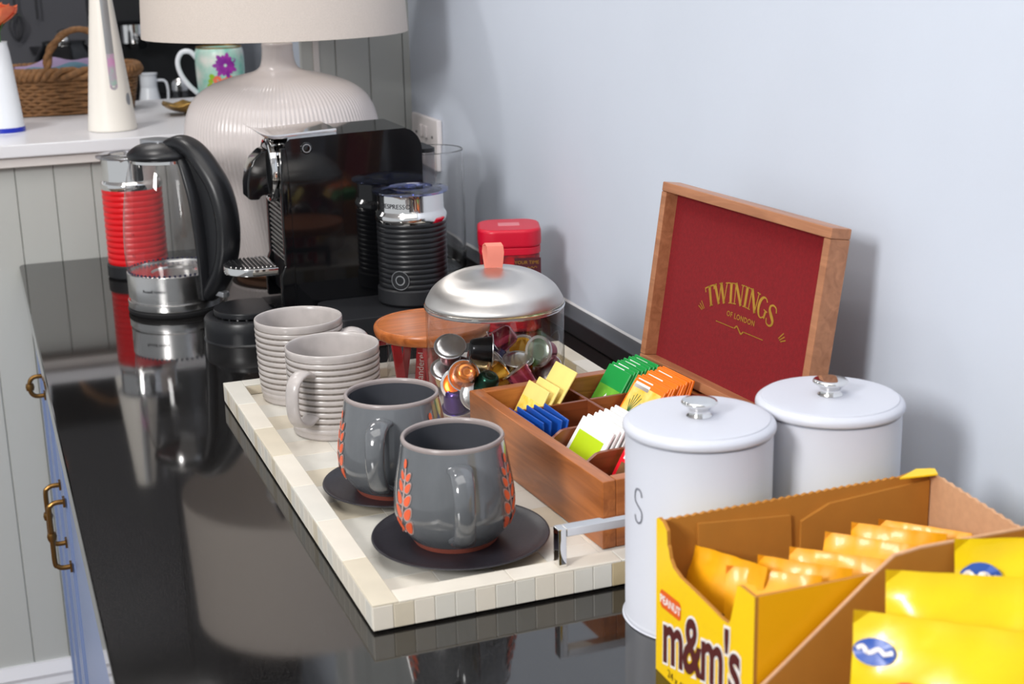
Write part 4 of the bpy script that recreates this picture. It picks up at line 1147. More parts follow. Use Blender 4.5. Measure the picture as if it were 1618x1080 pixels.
# green
mg = sachet_mesh('tea_sachet', 0.0455, HS, TH, 'paper_green')
fg = face_mesh(0.0455, 0.010, 0.050, 'print_lime', TH, -0.46, 0.46)
fg2 = face_mesh(0.0455, 0.064, 0.0685, 'paper_white', TH, -0.1, 0.38)
fg3 = face_mesh(0.0455, 0.014, 0.026, 'print_brown', TH, -0.34, 0.34)
for k in range(8):
    s_ = sachet('g', 0.038, 0.1105+k*0.0056, R(33-1.2*k), mg, [fg2] if k else [fg, fg3], 'green tea sachet with printed lime front, first in its stack' if k == 0 else 'green tea sachet, '+ORD[k]+' from the printed front of its stack', 'green tea sachets', z=BASEZ+0.004+0.0006*(k % 3), twist=0.02*math.sin(k*2.1))
    if k == 0:
        b_ = BM()
        pts = [(0.0, 0.004), (0.0035, 0.0075), (0.0028, 0.0125), (0.0, 0.017), (-0.0028, 0.0125), (-0.0035, 0.0075)]
        add_poly(b_, pts, lambda a, b: (-TH/2-0.0004, a, 0.026+b)); obj('leaf_print', b_, 'paper_white', s_, ang=0)
        text('lettering', 'TWININGS', 0.0062, 'logo_white', lambda x, y: (-TH/2-0.0004, -x, 0.0195+y), s_)
# orange
mo = sachet_mesh('tea_sachet', 0.0575, HS, TH, 'paper_orange')
fo = face_mesh(0.0575, 0.012, 0.066, 'print_yellow', TH, -0.45, 0.45)
fo2 = face_mesh(0.0575, 0.0625, 0.0685, 'paper_white', TH, -0.05, 0.42)
fo3 = face_mesh(0.0575, 0.057, 0.062, 'print_yellow', TH, -0.45, 0.2)
for k in range(10):
    s_ = sachet('o', 0.0975, 0.1105+k*0.0050, R(34-1.5*k), mo, [fo2, fo3] if k else [fo, fo2], 'orange tea sachet with pictured front, first in its stack' if k == 0 else 'orange tea sachet, '+ORD[k]+' from the pictured front of its stack', 'orange tea sachets', z=BASEZ+0.004+0.0007*((k*2) % 3), twist=0.025*math.sin(k*1.7))
    if k == 0:
        b_ = BM()
        for q in range(6): add_stroke(b_, [(0.012, 0.036), (0.008+0.012*math.cos(0.5+q*0.42), 0.042+0.016*math.sin(0.5+q*0.42))], 0.0011, lambda a, b: (-TH/2-0.0004, a, b))
        obj('plant_print', b_, 'leaf_green', s_, ang=0)
        b_ = BM(); ringpoly(b_, lambda a, b: (-TH/2-0.0005, -0.006+a, 0.034+b), 0.010, 0.0075); obj('slice_print', b_, 'paper_white', s_, ang=0)
# lime and white
ml = sachet_mesh('tea_sachet', 0.059, 0.068, TH, 'paper_white')
fl1 = face_mesh(0.059, 0.020, 0.056, 'paper_limegreen', TH, -0.4, 0.4)
fl2 = face_mesh(0.059, 0.0545, 0.0595, 'paper_limegreen', TH, -0.42, 0.1)
fl3 = face_mesh(0.059, 0.004, 0.0198, 'print_brown', TH, -0.4, 0.4)
for k in range(7):
    sachet('l', 0.1655, 0.021+k*0.0072, R(33-1.5*k), ml, [fl1, fl3] if k == 0 else [fl2], 'white and lime tea sachet with full printed front, first in its stack' if k == 0 else 'white tea sachet with a lime stripe, '+ORD[k]+' from the front of its stack', 'white and lime tea sachets', z=BASEZ+0.001, twist=0.02*math.sin(k*2.3))
# blue, slumped against the outer wall
mb = sachet_mesh('tea_sachet', 0.056, 0.054, 0.0018, 'paper_blue')
for k in range(5):
    sachet('b', 0.096+0.0012*math.sin(k*3), 0.0165+k*0.0052, R(-4+7*k*0.6), mb, [], 'blue tea sachet, '+ORD[k]+' from the outer side of the tea box', 'blue tea sachets', z=BASEZ-0.001, twist=0.05*math.sin(k*2.9))
# red
mr_ = sachet_mesh('tea_sachet', 0.056, 0.068, TH, 'paper_red')
fr1 = face_mesh(0.056, 0.012, 0.044, 'print_brown', TH, -0.4, 0.4)
fr2 = face_mesh(0.056, 0.047, 0.050, 'paper_white', TH, -0.4, 0.4)
for k in range(3):
    sachet('r', 0.2345, 0.035+k*0.008, R(30), mr_, [fr1, fr2], 'red tea sachet, '+ORD[k]+' from the outer side in the compartment nearest the tray handle', 'red tea sachets')

# ================================================================== CANISTERS
def canister(label, x, y, letter):
    t = thing('canister', label, 'canister', (x, y, 0.0003), 0, 'white kitchen canisters')
    r_ = 0.0545; H = 0.1485
    lathe('body', sm([(0, 0.001), (r_-0.003, 0.0), (r_+0.0008, 0.0008), (r_+0.0008, 0.003), (r_, 0.0045)], 2)+[(r_, H-0.004), (r_-0.0005, H-0.002), (r_-0.004, H-0.001), (0, H-0.001)], 'canister_white', t, n=80, ang=50)
    l_ = lathe('lid', sm([(r_-0.003, H-0.0005), (r_+0.0010, H), (r_+0.0020, H+0.0022), (r_+0.0012, H+0.0052), (r_-0.0025, H+0.0076), (r_-0.0085, H+0.0087), (0, H+0.0093)], 4), 'canister_white', t, n=80, ang=60)
    lathe('knob', sm([(0.0, H+0.0090), (0.0092, H+0.0091), (0.0082, H+0.0115), (0.0080, H+0.0140), (0.0105, H+0.0168), (0.0130, H+0.0186), (0.0133, H+0.0200), (0.0118, H+0.0214), (0.005, H+0.0218), (0, H+0.0218)], 4), 'chrome', l_, n=40, ang=60)
    if letter:
        b_ = BM()
        pts = [(0.0042, 0.0185), (0.003, 0.0222), (0, 0.0235), (-0.003, 0.0222), (-0.0042, 0.0185), (-0.0036, 0.0145), (0, 0.0115), (0.0036, 0.0085), (0.0042, 0.0045), (0.003, 0.001), (0, -0.0005), (-0.003, 0.001), (-0.0042, 0.0045)]
        P_ = catmull([(a, b, 0) for a, b in pts], 4)
        rr = r_+0.0004
        az0 = math.atan2(-y, -x)-R(52)
        add_stroke(b_, [(p.x, p.y) for p in P_], 0.0014, lambda a, b: (rr*math.cos(az0+a/rr), rr*math.sin(az0+a/rr), 0.086+b*1.1))
        obj('letter', b_, 'letter_grey', t, ang=0)
    return t
canister('white canister with a chrome-knobbed lid and a grey letter S', 0.4785, 0.9065, True)
canister('white canister with a chrome-knobbed lid, nearest the wall', 0.5925, 0.9105, False)

# ================================================================== SNACK BOXES
BX0, BX1, BY0, BY1, BH = 0.4105, 0.634, 0.7035, 0.838, 0.1125
T_ = 0.0026
sb1 = thing('snack_box', 'yellow cardboard display box of small candy packets beside the canisters', 'box', (0, 0, 0.0003))
def plate(nm, poly, fn0, fn1, material, parent, mats=None):
    b_ = BM(); add_prism(b_, poly, fn0, fn1); 
    return obj(nm, b_, material, parent, ang=0)
def wavy(p, q, n, amp):
    out = []
    for i in range(n+1):
        t_ = i/n; out.append((p[0]+(q[0]-p[0])*t_, p[1]+(q[1]-p[1])*t_+(amp if i % 2 else -amp)))
    return out
# front panel with its torn cut-out (faces the worktop edge): poly in (y, z)
cut = [(BY1, 0), (BY1, BH+0.001), (BY1-0.003, BH+0.003), (BY1-0.010, BH+0.002), (BY1-0.016, BH-0.002), (BY1-0.017, BH-0.012)]
cut += [(BY1-0.0185, 0.099), (BY1-0.021, 0.092), (BY1-0.026, 0.0875), (BY1-0.036, 0.0848), (BY1-0.055, 0.0838), (BY1-0.075, 0.0825), (BY1-0.095, 0.081), (BY1-0.103, 0.0815), (BY1-0.1055, 0.086), (BY1-0.110, 0.102), (BY1-0.113, 0.112), (BY1-0.117, BH+0.001), (BY0, BH+0.001), (BY0, 0)]
b_ = BM(); add_prism(b_, cut, lambda a, b: (BX0, a, b), lambda a, b: (BX0+T_, a, b))
bmesh.ops.recalc_face_normals(b_, faces=b_.faces[:])
for f in b_.faces: f.material_index = 0 if f.normal.x < -0.5 else 1
fp = obj('front_panel', b_, None, sb1, ang=0, mats=['box_yellow', 'kraft_amber_lit'])
# far side panel with perforated top edge
poly = [(BX0+T_, 0), (BX0+T_, BH)]+wavy((BX0+0.008, BH), (BX1-0.03, BH+0.002), 60, 0.0006)+[(BX1-0.012, BH+0.0045), (BX1, BH+0.004), (BX1, 0)]
b_ = BM(); add_prism(b_, poly, lambda a, b: (a, BY1-T_, b), lambda a, b: (a, BY1, b)); bmesh.ops.recalc_face_normals(b_, faces=b_.faces[:])
for f in b_.faces: f.material_index = 0 if f.normal.y > 0.5 else 1
obj('side_panel', b_, None, sb1, ang=0, mats=['box_yellow', 'kraft_amber_lit'])
# inner flap glued inside the far panel
poly = [(BX0+0.03, 0.03), (BX0+0.03, BH-0.006), (BX0+0.103, BH-0.012), (BX0+0.106, 0.05), (BX0+0.106, 0.03)]
plate('inner_flap', poly, lambda a, b: (a, BY1-T_*2, b), lambda a, b: (a, BY1-T_-0.0001, b), 'kraft_amber_lit', sb1)
poly = [(BX0+0.112, 0.03), (BX0+0.112, BH-0.018), (BX0+0.135, BH-0.008), (BX1-0.004, BH-0.003), (BX1-0.004, 0.03)]
plate('inner_flap', poly, lambda a, b: (a, BY1-T_*2, b), lambda a, b: (a, BY1-T_-0.0001, b), 'kraft_amber_lit', sb1)
# end panel by the wall
poly = [(BY0, 0)]+[(BY0, BH-0.006)]+wavy((BY0+0.004, BH-0.006), (BY1-0.012, BH+0.0015), 26, 0.0006)+[(BY1, BH+0.003), (BY1, 0)]
b_ = BM(); add_prism(b_, poly, lambda a, b: (BX1-T_, a, b), lambda a, b: (BX1, a, b)); bmesh.ops.recalc_face_normals(b_, faces=b_.faces[:])
for f in b_.faces: f.material_index = 0 if f.normal.x > 0.5 else 1
obj('end_panel', b_, None, sb1, ang=0, mats=['box_yellow', 'kraft_light'])
b_ = BM(); add_prism(b_, [(BX1-0.034, BY1-0.010), (BX1-0.012, BY1+0.001), (BX1+0.0005, BY1-0.004), (BX1-0.004, BY1-0.014)], lambda a, b: (a, b, BH+0.0048), lambda a, b: (a, b, BH+0.0036))
obj('corner_tab', b_, 'box_yellow', sb1, ang=0)
# near side panel, its outside print is the box yellow darkened for shade
poly = [(BX0+T_, 0), (BX0+T_, BH+0.001), (BX0+0.06, BH+0.001), (BX0+0.12, BH+0.0015), (BX1, BH-0.004), (BX1, 0)]
b_ = BM(); add_prism(b_, poly, lambda a, b: (a, BY0, b), lambda a, b: (a, BY0+T_, b)); bmesh.ops.recalc_face_normals(b_, faces=b_.faces[:])
for f in b_.faces: f.material_index = 0 if f.normal.y < -0.5 else 1
obj('side_panel', b_, None, sb1, ang=0, mats=['box_yellow_shaded', 'kraft_amber_lit'])
b_ = BM(); add_box(b_, BX0+T_, BX1-T_, BY0+T_, BY1-T_, 0, 0.002); obj('bottom', b_, 'kraft', sb1, ang=0)
# printing on the front panel (seen from -x: right on the picture is -y)
def fpf(y0, z0, off=0.0004): return lambda x, y: (BX0-off, y0-x, z0+y)
PCY, PCZ = BY1-0.0225, 0.0590
b_ = BM(); add_poly(b_, rrect(0.031, 0.0135, 0.0035), lambda a, b: (BX0-0.0003, PCY-a, PCZ+b+0.05*a)); obj('flavour_patch', b_, 'logo_orange', fp, ang=0)
text('lettering', 'PEANUT', 0.0086, 'logo_white', lambda x, y: (BX0-0.0005, PCY-x*0.95, PCZ-0.003+y+0.05*x), fp, offset=0.0002)
text('logo_outline', "m&m's", 0.060, 'logo_white', lambda x, y: (BX0-0.0003, BY1-0.011-x*0.70, 0.0125+y*0.96+x*0.70*0.25), fp, spacing=0.93, offset=0.0034, align='LEFT')
text('logo', "m&m's", 0.060, 'logo_brown', lambda x, y: (BX0-0.0006, BY1-0.011-x*0.70, 0.0125+y*0.96+x*0.70*0.25), fp, spacing=0.93, offset=0.0014, align='LEFT')
text('lettering', '24 x 45g', 0.0085, 'print_dark', lambda x, y: (BX0-0.0005, BY1-0.034-x, 0.0035+y), fp)

# packets: pillow-shaped wrappers with crimped ends
def packet_mesh(nm, w, h, th, material, seed, crimp=0.008):
    rr = random.Random(seed)
    nx_, nz_ = 12, 14
    b_ = BM(); front, back = [], []
    for j in range(nz_+1):
        fz = j/nz_; z = h*fz
        e = min(fz, 1-fz)*h
        pf, pb = [], []
        for i in range(nx_+1):
            fx = i/nx_; x = w*(fx-0.5)
            ex = min(fx, 1-fx)
            bul = th*0.5*(math.sin(PI*fx)**0.55)*(min(1, max(0, (e-crimp)/(h*0.22)))**0.6)
            wr = 0.10*th*math.sin(fx*9+seed)*math.sin(fz*7+seed*2)+0.06*th*rr.uniform(-1, 1)
            if e < crimp: bul = 0.0; wr = 0.0008*math.sin(fx*24+seed)+0.004*math.sin(fx*2.5+seed)*(1 if fz > 0.5 else -1)
            else: wr += 0.004*math.sin(fx*2.5+seed)*(2*fz-1)
            edge = 0.0005 if 0 < i < nx_ else 0
            pf.append(b_.verts.new((x*(1-0.03*math.sin(PI*fz)), -(bul+edge)+wr, z)))
            pb.append(b_.verts.new((x*(1-0.03*math.sin(PI*fz)), (bul+edge)+wr, z)) if 0 < i < nx_ and 0 < j < nz_ else pf[-1])
        front.append(pf); back.append(pb)
    for j in range(nz_):
        for i in range(nx_):
            b_.faces.new((front[j][i], front[j][i+1], front[j+1][i+1], front[j+1][i]))
            q = [back[j][i], back[j+1][i], back[j+1][i+1], back[j][i+1]]
            if len(set(q)) == 4:
                try: b_.faces.new(q)
                except ValueError: pass
    bmesh.ops.recalc_face_normals(b_, faces=b_.faces[:])
    me = bpy.data.meshes.new(nm); b_.to_mesh(me); b_.free(); me.materials.append(MATS[material]); smooth(me, 60)
    return me
pk = [packet_mesh('candy_packet', 0.072, 0.098, 0.0155, 'wrap_gold', s) for s in (1, 2, 3)]
spots = [  # x, y, z, spin about z, lean, label
    (0.437, 0.803, 0.004, R(-60), R(-10), 'gold candy packet at the front corner of the yellow box'),
    (0.4525, 0.760, 0.004, R(-38), R(-20), 'gold candy packet tipped back behind the torn front'),
    (0.480, 0.768, 0.004, R(-44), R(-14), 'gold candy packet second from the torn front'),
    (0.506, 0.770, 0.004, R(-42), R(-16), 'gold candy packet in the middle of the yellow box'),
    (0.532, 0.771, 0.010, R(-45), R(-18), 'gold candy packet just past the middle of the yellow box'),
    (0.557, 0.771, 0.014, R(-42), R(-15), 'gold candy packet with a raised crimped end'),
    (0.576, 0.771, 0.012, R(-46), R(-16), 'gold candy packet second from the wall end'),
    (0.593, 0.768, 0.008, R(-46), R(-12), 'gold candy packet against the wall end of the box'),
]
for k, (x, y, z, a, l_, lab) in enumerate(spots):
    o = share('candy_packet', pk[k % 3])
    o.matrix_world = Matrix.Translation((x, y, z)) @ Matrix.Rotation(a, 4, 'Z') @ Matrix.Rotation(l_, 4, 'X') @ Matrix.Scale(0.90, 4)
    tag(o, lab, 'packet', 'gold candy packets')
    text('lettering', "m&m's", 0.015, 'logo_brown', lambda x, y: (x, -0.0118, 0.05+y), o)

# second box, nearer the camera, open front with a slanted side
sb2 = thing('snack_box', 'brown cardboard display box with slanted sides holding bright yellow bags', 'box', (0, 0, 0.0003))
CX0, CX1, CY0, CY1, CH = 0.398, 0.690, 0.500, 0.6985, 0.128
slant = [(CX0, 0), (CX0, 0.045), (CX0+0.03, 0.068), (CX0+0.09, 0.115), (CX0+0.106, 0.1265), (CX0+0.125, 0.1285), (CX1, 0.1275), (CX1, 0)]
for (ya, yb) in ((CY1-T_, CY1), (CY0, CY0+T_)):
    plate('side_panel', slant, lambda a, b, ya=ya: (a, ya, b), lambda a, b, yb=yb: (a, yb, b), 'kraft_amber_lit', sb2)
b_ = BM(); add_tube(b_, [(a, CY1-T_/2, b+0.0004) for a, b in slant[1:7]], 0.0015, 6); obj('cut_edge', b_, 'kraft_light', sb2)
b_ = BM(); add_box(b_, CX0, CX0+T_, CY0, CY1, 0, 0.045); obj('front_panel', b_, 'kraft', sb2, ang=0)
b_ = BM(); add_box(b_, CX1-T_, CX1, CY0, CY1, 0, CH); obj('end_panel', b_, 'kraft_amber_lit', sb2, ang=0)
b_ = BM(); add_box(b_, CX0+T_, CX1-T_, CY0+T_, CY1-T_, 0, 0.002); obj('bottom', b_, 'kraft', sb2, ang=0)
bg = [packet_mesh('candy_bag', 0.115, 0.114, 0.026, 'wrap_yellow', s, 0.011) for s in (5, 6, 7)]
def bag(k, x, y, z, a, l_, lab, prints=True):
    o = share('candy_bag', bg[k % 3])
    o.matrix_world = Matrix.Translation((x, y, z)) @ Matrix.Rotation(a, 4, 'Z') @ Matrix.Rotation(l_, 4, 'X')
    tag(o, lab, 'bag', 'bright yellow candy bags')
    me = bg[k % 3]
    vs = [v.co for v in me.vertices]
    def on(x, zz, off):          # drop a print onto the front of the bag
        best = min((v for v in vs), key=lambda v: (v.x-x)**2*4+(v.z-zz)**2*4+(v.y*0.8)*0.002)
        ys = sorted(((v.x-x)**2+(v.z-zz)**2, v.y) for v in vs)[:6]
        return (x, min(q[1] for q in ys)-off, zz)
    if prints:
        def disc(nm, cx_, cz_, rx, rz, material, off):
            b_ = BM()
            c0 = b_.verts.new(on(cx_, cz_, off)); ring = [b_.verts.new(on(cx_+rx*math.cos(2*PI*q/20), cz_+rz*math.sin(2*PI*q/20), off)) for q in range(20)]
            for q in range(20): b_.faces.new((c0, ring[q], ring[(q+1) % 20]))
            return obj(nm, b_, material, o)
        disc('logo_badge', -0.043, 0.092, 0.0125, 0.0078, 'print_blue', 0.0012)
        b_ = BM(); add_stroke(b_, [(p.x, p.y) for p in catmull([(-0.010, 0.0005, 0), (-0.007, 0.0025, 0), (-0.003, -0.001, 0), (0.002, 0.0018, 0), (0.006, -0.0005, 0), (0.0105, 0.001, 0)], 3)], 0.0026, lambda a, b: on(-0.043+a, 0.0922+b, 0.0022))
        obj('badge_script', b_, 'logo_white', o, ang=0)
        disc('candy_print', -0.022, 0.066, 0.013, 0.012, 'print_red', 0.0012)
        disc('candy_print', -0.034, 0.056, 0.008, 0.010, 'logo_white', 0.0016)
        disc('candy_print', 0.002, 0.073, 0.0048, 0.0048, 'print_green', 0.0014)
        disc('candy_print', 0.012, 0.062, 0.0055, 0.0055, 'logo_orange', 0.0014)
        disc('candy_print', 0.006, 0.052, 0.0055, 0.0055, 'print_blue', 0.0014)
    return o
bag(0, 0.478, 0.606, 0.004, R(-43), R(-16), 'bright yellow candy bag in front with a blue badge and red print')
bag(1, 0.523, 0.632, 0.016, R(-34), R(-10), 'bright yellow candy bag behind the front one, its crimped top showing', False)
bag(2, 0.592, 0.655, 0.020, R(-22), R(-8), 'bright yellow candy bag further back with half a blue badge')
bag(0, 0.576, 0.556, 0.004, R(-38), R(-14), 'bright yellow candy bag at the right edge of the picture')

# ================================================================== ON THE LEDGE
LZ = 0.2003
fv = thing('flower_jug', 'white enamel jug with a blue foot and an orange rose, at the left edge', 'vase', (0.0575, 2.625, LZ))
lathe('jug', sm([(0, 0.001), (0.031, 0.0), (0.0325, 0.002), (0.0305, 0.03), (0.026, 0.08), (0.0215, 0.128), (0.0185, 0.146), (0.0195, 0.150)], 4)+[(0.0175, 0.149), (0.02, 0.12), (0.028, 0.03), (0, 0.01)], 'enamel_white', fv, n=56, ang=60)
lathe('blue_foot', [(0.0325, 0.0002), (0.0332, 0.001), (0.0328, 0.0085), (0.032, 0.0088)], 'enamel_blue', fv, n=56)
bm = BM()
for k in range(4):
    add_tube(bm, [(0.004*math.cos(k*1.6), 0.004*math.sin(k*1.6), 0.02), (0.008*math.cos(k*1.6), 0.008*math.sin(k*1.6), 0.165)], 0.0018, 6)
obj('stem', bm, 'leaf_green', fv)
rose = BM()
for ring in range(5):
    nP = 3+ring
    for k in range(nP):
        a0 = 2*PI*k/nP+ring*0.7; rr = 0.006+0.0055*ring
        pts = []
        for j in range(5):
            for i in range(5):
                u = (i/4-0.5); v = j/4
                aa = a0+u*(2.4/ (1+ring*0.25))
                r2 = rr*(0.35+0.75*math.sin(v*1.9))*(1+0.10*ring*v)
                pts.append(rose.verts.new((r2*math.cos(aa), r2*math.sin(aa), 0.166+0.034*v*(1-0.06*ring)+0.002*math.cos(u*6))))
        for j in range(4):
            for i in range(4): rose.faces.new((pts[j*5+i], pts[j*5+i+1], pts[(j+1)*5+i+1], pts[(j+1)*5+i]))
o = obj('rose', rose, 'rose', fv, ang=80); o.location = (-0.008, 0, -0.033); o.scale = (1.2, 1.2, 1.25)
def leaf_bm(L_, w_, bend):
    b_ = BM(); n_ = 8; prev_ = None
    for i in range(n_+1):
        f = i/n_; x = L_*f; z = bend*math.sin(f*2.2)*L_-0.35*bend*L_*f*f; hw = w_*math.sin(PI*min(0.98, f+0.02))
        cur = (b_.verts.new((x, -hw, z)), b_.verts.new((x, 0, z-0.15*hw)), b_.verts.new((x, hw, z)))
        if prev_:
            b_.faces.new((prev_[0], prev_[1], cur[1], cur[0])); b_.faces.new((prev_[1], prev_[2], cur[2], cur[1]))
        prev_ = cur
    return b_
for k, (a, L_) in enumerate(((-0.25, 0.055), (0.5, 0.04), (2.4, 0.04), (3.6, 0.045))):
    o = obj('leaf', leaf_bm(L_, 0.006, 0.5), 'leaf_green', fv, ang=80); o.location = (0.006*math.cos(a), 0.006*math.sin(a), 0.155); o.rotation_euler = (0, -0.45, a)

cn = thing('cone_vase', 'tall white cone-shaped vase with an iridescent stripe on the ledge', 'vase', (0.2285, 2.5585, LZ))
lathe('body', [(0, 0.0), (0.039, 0.0), (0.0405, 0.0015), (0.0405, 0.004), (0.0165, 0.235), (0.0155, 0.2365), (0.0, 0.2365)], 'cone_white', cn, n=64, ang=40)
bm = BM()
az_c = math.atan2(-2.56, -0.2285)+R(14)
def cone_f(x, y, off=0.0005):
    rr = 0.0405+(0.0165-0.0405)*(y-0.004)/0.231+off
    return (rr*math.cos(az_c+x/rr), rr*math.sin(az_c+x/rr), y)
st_ = [(0.0, 0.069), (0.004, 0.0705), (0.0065, 0.076)]
pl = []
for k in range(9):
    a = R(180+180*k/8); pl.append((0.0065*math.cos(a), 0.0755+0.0065*math.sin(a)))
rows = 24
prev_ = None
for i in range(rows+1):
    y = 0.0755+(0.232-0.0755)*i/rows
    cur = [bm.verts.new(cone_f(x, y)) for x in (-0.0065, -0.003, 0, 0.003, 0.0065)]
    if prev_:
        for k in range(4): bm.faces.new((prev_[k], prev_[k+1], cur[k+1], cur[k]))
    prev_ = cur
bm.faces.new([bm.verts.new(cone_f(*p)) for p in pl])
o = obj('stripe', bm, None, cn, 60, mats=['silver_plastic', 'iridescent'])
for p_ in o.data.polygons: p_.material_index = 1 if p_.center.z < 0.128 else 0
bm = BM()
pl = [(0.026+0.0055*math.cos(2*PI*k/20), 0.052+0.010*math.sin(2*PI*k/20)) for k in range(20)]
bm.faces.new([bm.verts.new(cone_f(*p)) for p in pl]); obj('badge', bm, 'silver_plastic', cn, ang=0)

# wicker basket with cloths
bk = thing('wicker_basket', 'brown woven basket with a looped handle on the ledge', 'basket', (0.190, 2.895, LZ))
def loop_pts(a, b, z, n=72, wob=0.0, ph=0.0):
    out = []
    for k in range(n):
        th = 2*PI*k/n
        c_, s_ = math.cos(th), math.sin(th)
        e = 2/3.2
        out.append((a*abs(c_)**e*(1 if c_ > 0 else -1), b*abs(s_)**e*(1 if s_ > 0 else -1), z+wob*math.sin(th*24+ph)))
    return out
bm = BM()
for r_ in range(11):
    P_ = loop_pts(0.108+0.0012*r_, 0.072+0.0008*r_, 0.004+0.0062*r_, 96, 0.0012, r_*PI)
    add_tube(bm, P_, [0.0038*(1+0.25*math.sin(k*PI/2+r_*PI)) for k in range(96)], 6, closed=True)
obj('weave', bm, 'wicker', bk, ang=80)
bm = BM()
for k in range(96):
    pass
P_ = loop_pts(0.122, 0.082, 0.076, 120)
for s in range(3):
    Q_ = []
    for k, p in enumerate(P_):
        th = k*2*PI/120*20+s*2*PI/3
        n_ = Vector((p[0], p[1]*2, 0)).normalized()
        Q_.append((p[0]+n_.x*0.007*math.cos(th), p[1]+n_.y*0.007*math.cos(th), p[2]+0.008*math.sin(th)))
    add_tube(bm, Q_, 0.0062, 6, closed=True)
obj('braided_rim', bm, 'wicker', bk, ang=80)
bm = BM(); add_box(bm, -0.1, 0.1, -0.066, 0.066, 0.001, 0.006); obj('bottom', bm, 'wicker', bk)
for s in (-1, 1):
    bm = BM()
    hp_ = catmull([(-0.045, s*0.076, 0.078), (-0.036, s*0.076, 0.12), (0.0, s*0.074, 0.152), (0.038, s*0.074, 0.150), (0.07, s*0.074, 0.118), (0.078, s*0.076, 0.078)], 6)
    for t_ in range(2):
        Q_ = [p+Vector((0.0035*math.cos(i*0.9+t_*PI), 0.0035*math.sin(i*0.9+t_*PI), 0)) for i, p in enumerate(hp_)]
        add_tube(bm, Q_, 0.0055, 8)
    obj('handle', bm, 'wicker', bk, ang=80) if s < 0 else bm.free()
def cloth_fold(nm, material, lab, x, y, z, L_, w_, h_, ph):
    b_ = BM(); nx_, ny_ = 16, 8; g = []
    for i in range(nx_+1):
        row = []
        for j in range(ny_+1):
            fx, fy = i/nx_-0.5, j/ny_-0.5
            row.append(b_.verts.new((fx*L_, fy*w_, h_*(1-(2*fy)**2)*(1-0.5*(2*fx)**2)+0.004*math.sin(fx*14+ph)*math.cos(fy*6))))
        g.append(row)
    for i in range(nx_):
        for j in range(ny_): b_.faces.new((g[i][j], g[i+1][j], g[i+1][j+1], g[i][j+1]))
    bmesh.ops.solidify(b_, geom=b_.faces[:], thickness=0.004)
    o = obj(nm, b_, material, None, ang=70); o.location = (x, y, z); o.rotation_euler = (0, 0, 0.05*ph)
    tag(o, lab, 'cloth')
cloth_fold('folded_cloth', 'cloth_blue', 'folded blue cloth inside the wicker basket', 0.190, 2.870, LZ+0.070, 0.18, 0.05, 0.020, 1)
cloth_fold('folded_cloth', 'cloth_lilac', 'folded lilac cloth behind the blue one in the basket', 0.176, 2.915, LZ+0.070, 0.17, 0.05, 0.028, 3)

# floral teapot-style mug
fm = thing('floral_mug', 'floral mug with a turquoise, purple and coral pattern behind the lamp', 'mug', (0.466, 2.86, LZ))
lathe('body', sm([(0, 0.001), (0.038, 0.0), (0.041, 0.003), (0.0445, 0.03), (0.0465, 0.07), (0.0455, 0.10), (0.0425, 0.108)], 4)+[(0.041, 0.106), (0.042, 0.03), (0, 0.006)], 'floral', fm, n=64, ang=60)
lathe('gold_rim', [(0.0425, 0.1075), (0.0438, 0.109), (0.0425, 0.1105), (0.041, 0.109)], 'gold_leaf', fm, n=48)
fa = math.atan2(-2.86, -0.466)
def fr_(z): 
    pts = [(0, 0.0405), (0.03, 0.0445), (0.07, 0.0465), (0.10, 0.0455)]
    for (z0, a), (z1, b) in zip(pts, pts[1:]):
        if z <= z1: return a+(b-a)*(z-z0)/(z1-z0)
    return 0.045
def fm_f(off): return lambda x, z: ((fr_(z)+off)*math.cos(fa+x/0.046), (fr_(z)+off)*math.sin(fa+x/0.046), z)
bm = BM()
for k in range(14):
    a = 2*PI*k/14; L_ = 0.025 if k % 2 else 0.020
    c_, s_ = math.cos(a), math.sin(a)
    add_poly(bm, [(0.010+c_*u-s_*v, 0.077+s_*u+c_*v) for u, v in ((0.003, -0.001), (L_*0.5, -0.0046), (L_*0.85, -0.0036), (L_, 0), (L_*0.85, 0.0036), (L_*0.5, 0.0046), (0.003, 0.001))], fm_f(0.0006+0.00003*k))
obj('flower_print', bm, 'floral_purple', fm, ang=0)
bm = BM()
for k in range(7):
    add_poly(bm, [(-0.014+0.0075*k+0.0085*math.cos(q*2*PI/9), 0.046+0.004*math.sin(k*2)+0.009*math.sin(q*2*PI/9)) for q in range(9)], fm_f(0.0006+0.00004*k))
obj('petal_print', bm, 'floral_coral', fm, ang=0)
bm = BM()
for k in range(4):
    add_poly(bm, [(-0.026+0.003*k+0.0055*math.cos(q*2*PI/8), 0.030+0.009*k+0.005*math.sin(q*2*PI/8)) for q in range(8)], fm_f(0.0007))
obj('leaf_print', bm, 'floral_lime', fm, ang=0)
bm = BM()
hd = Vector((-0.93, 0.30, 0)).normalized()
add_tube(bm, catmull([tuple(hd*r_+Vector((0, 0, z))) for r_, z in ((0.043, 0.088), (0.055, 0.101), (0.071, 0.100), (0.080, 0.083), (0.076, 0.060), (0.062, 0.038), (0.046, 0.022))], 6), 0.0048, 12)
obj('handle', bm, 'enamel_white', fm, ang=80)
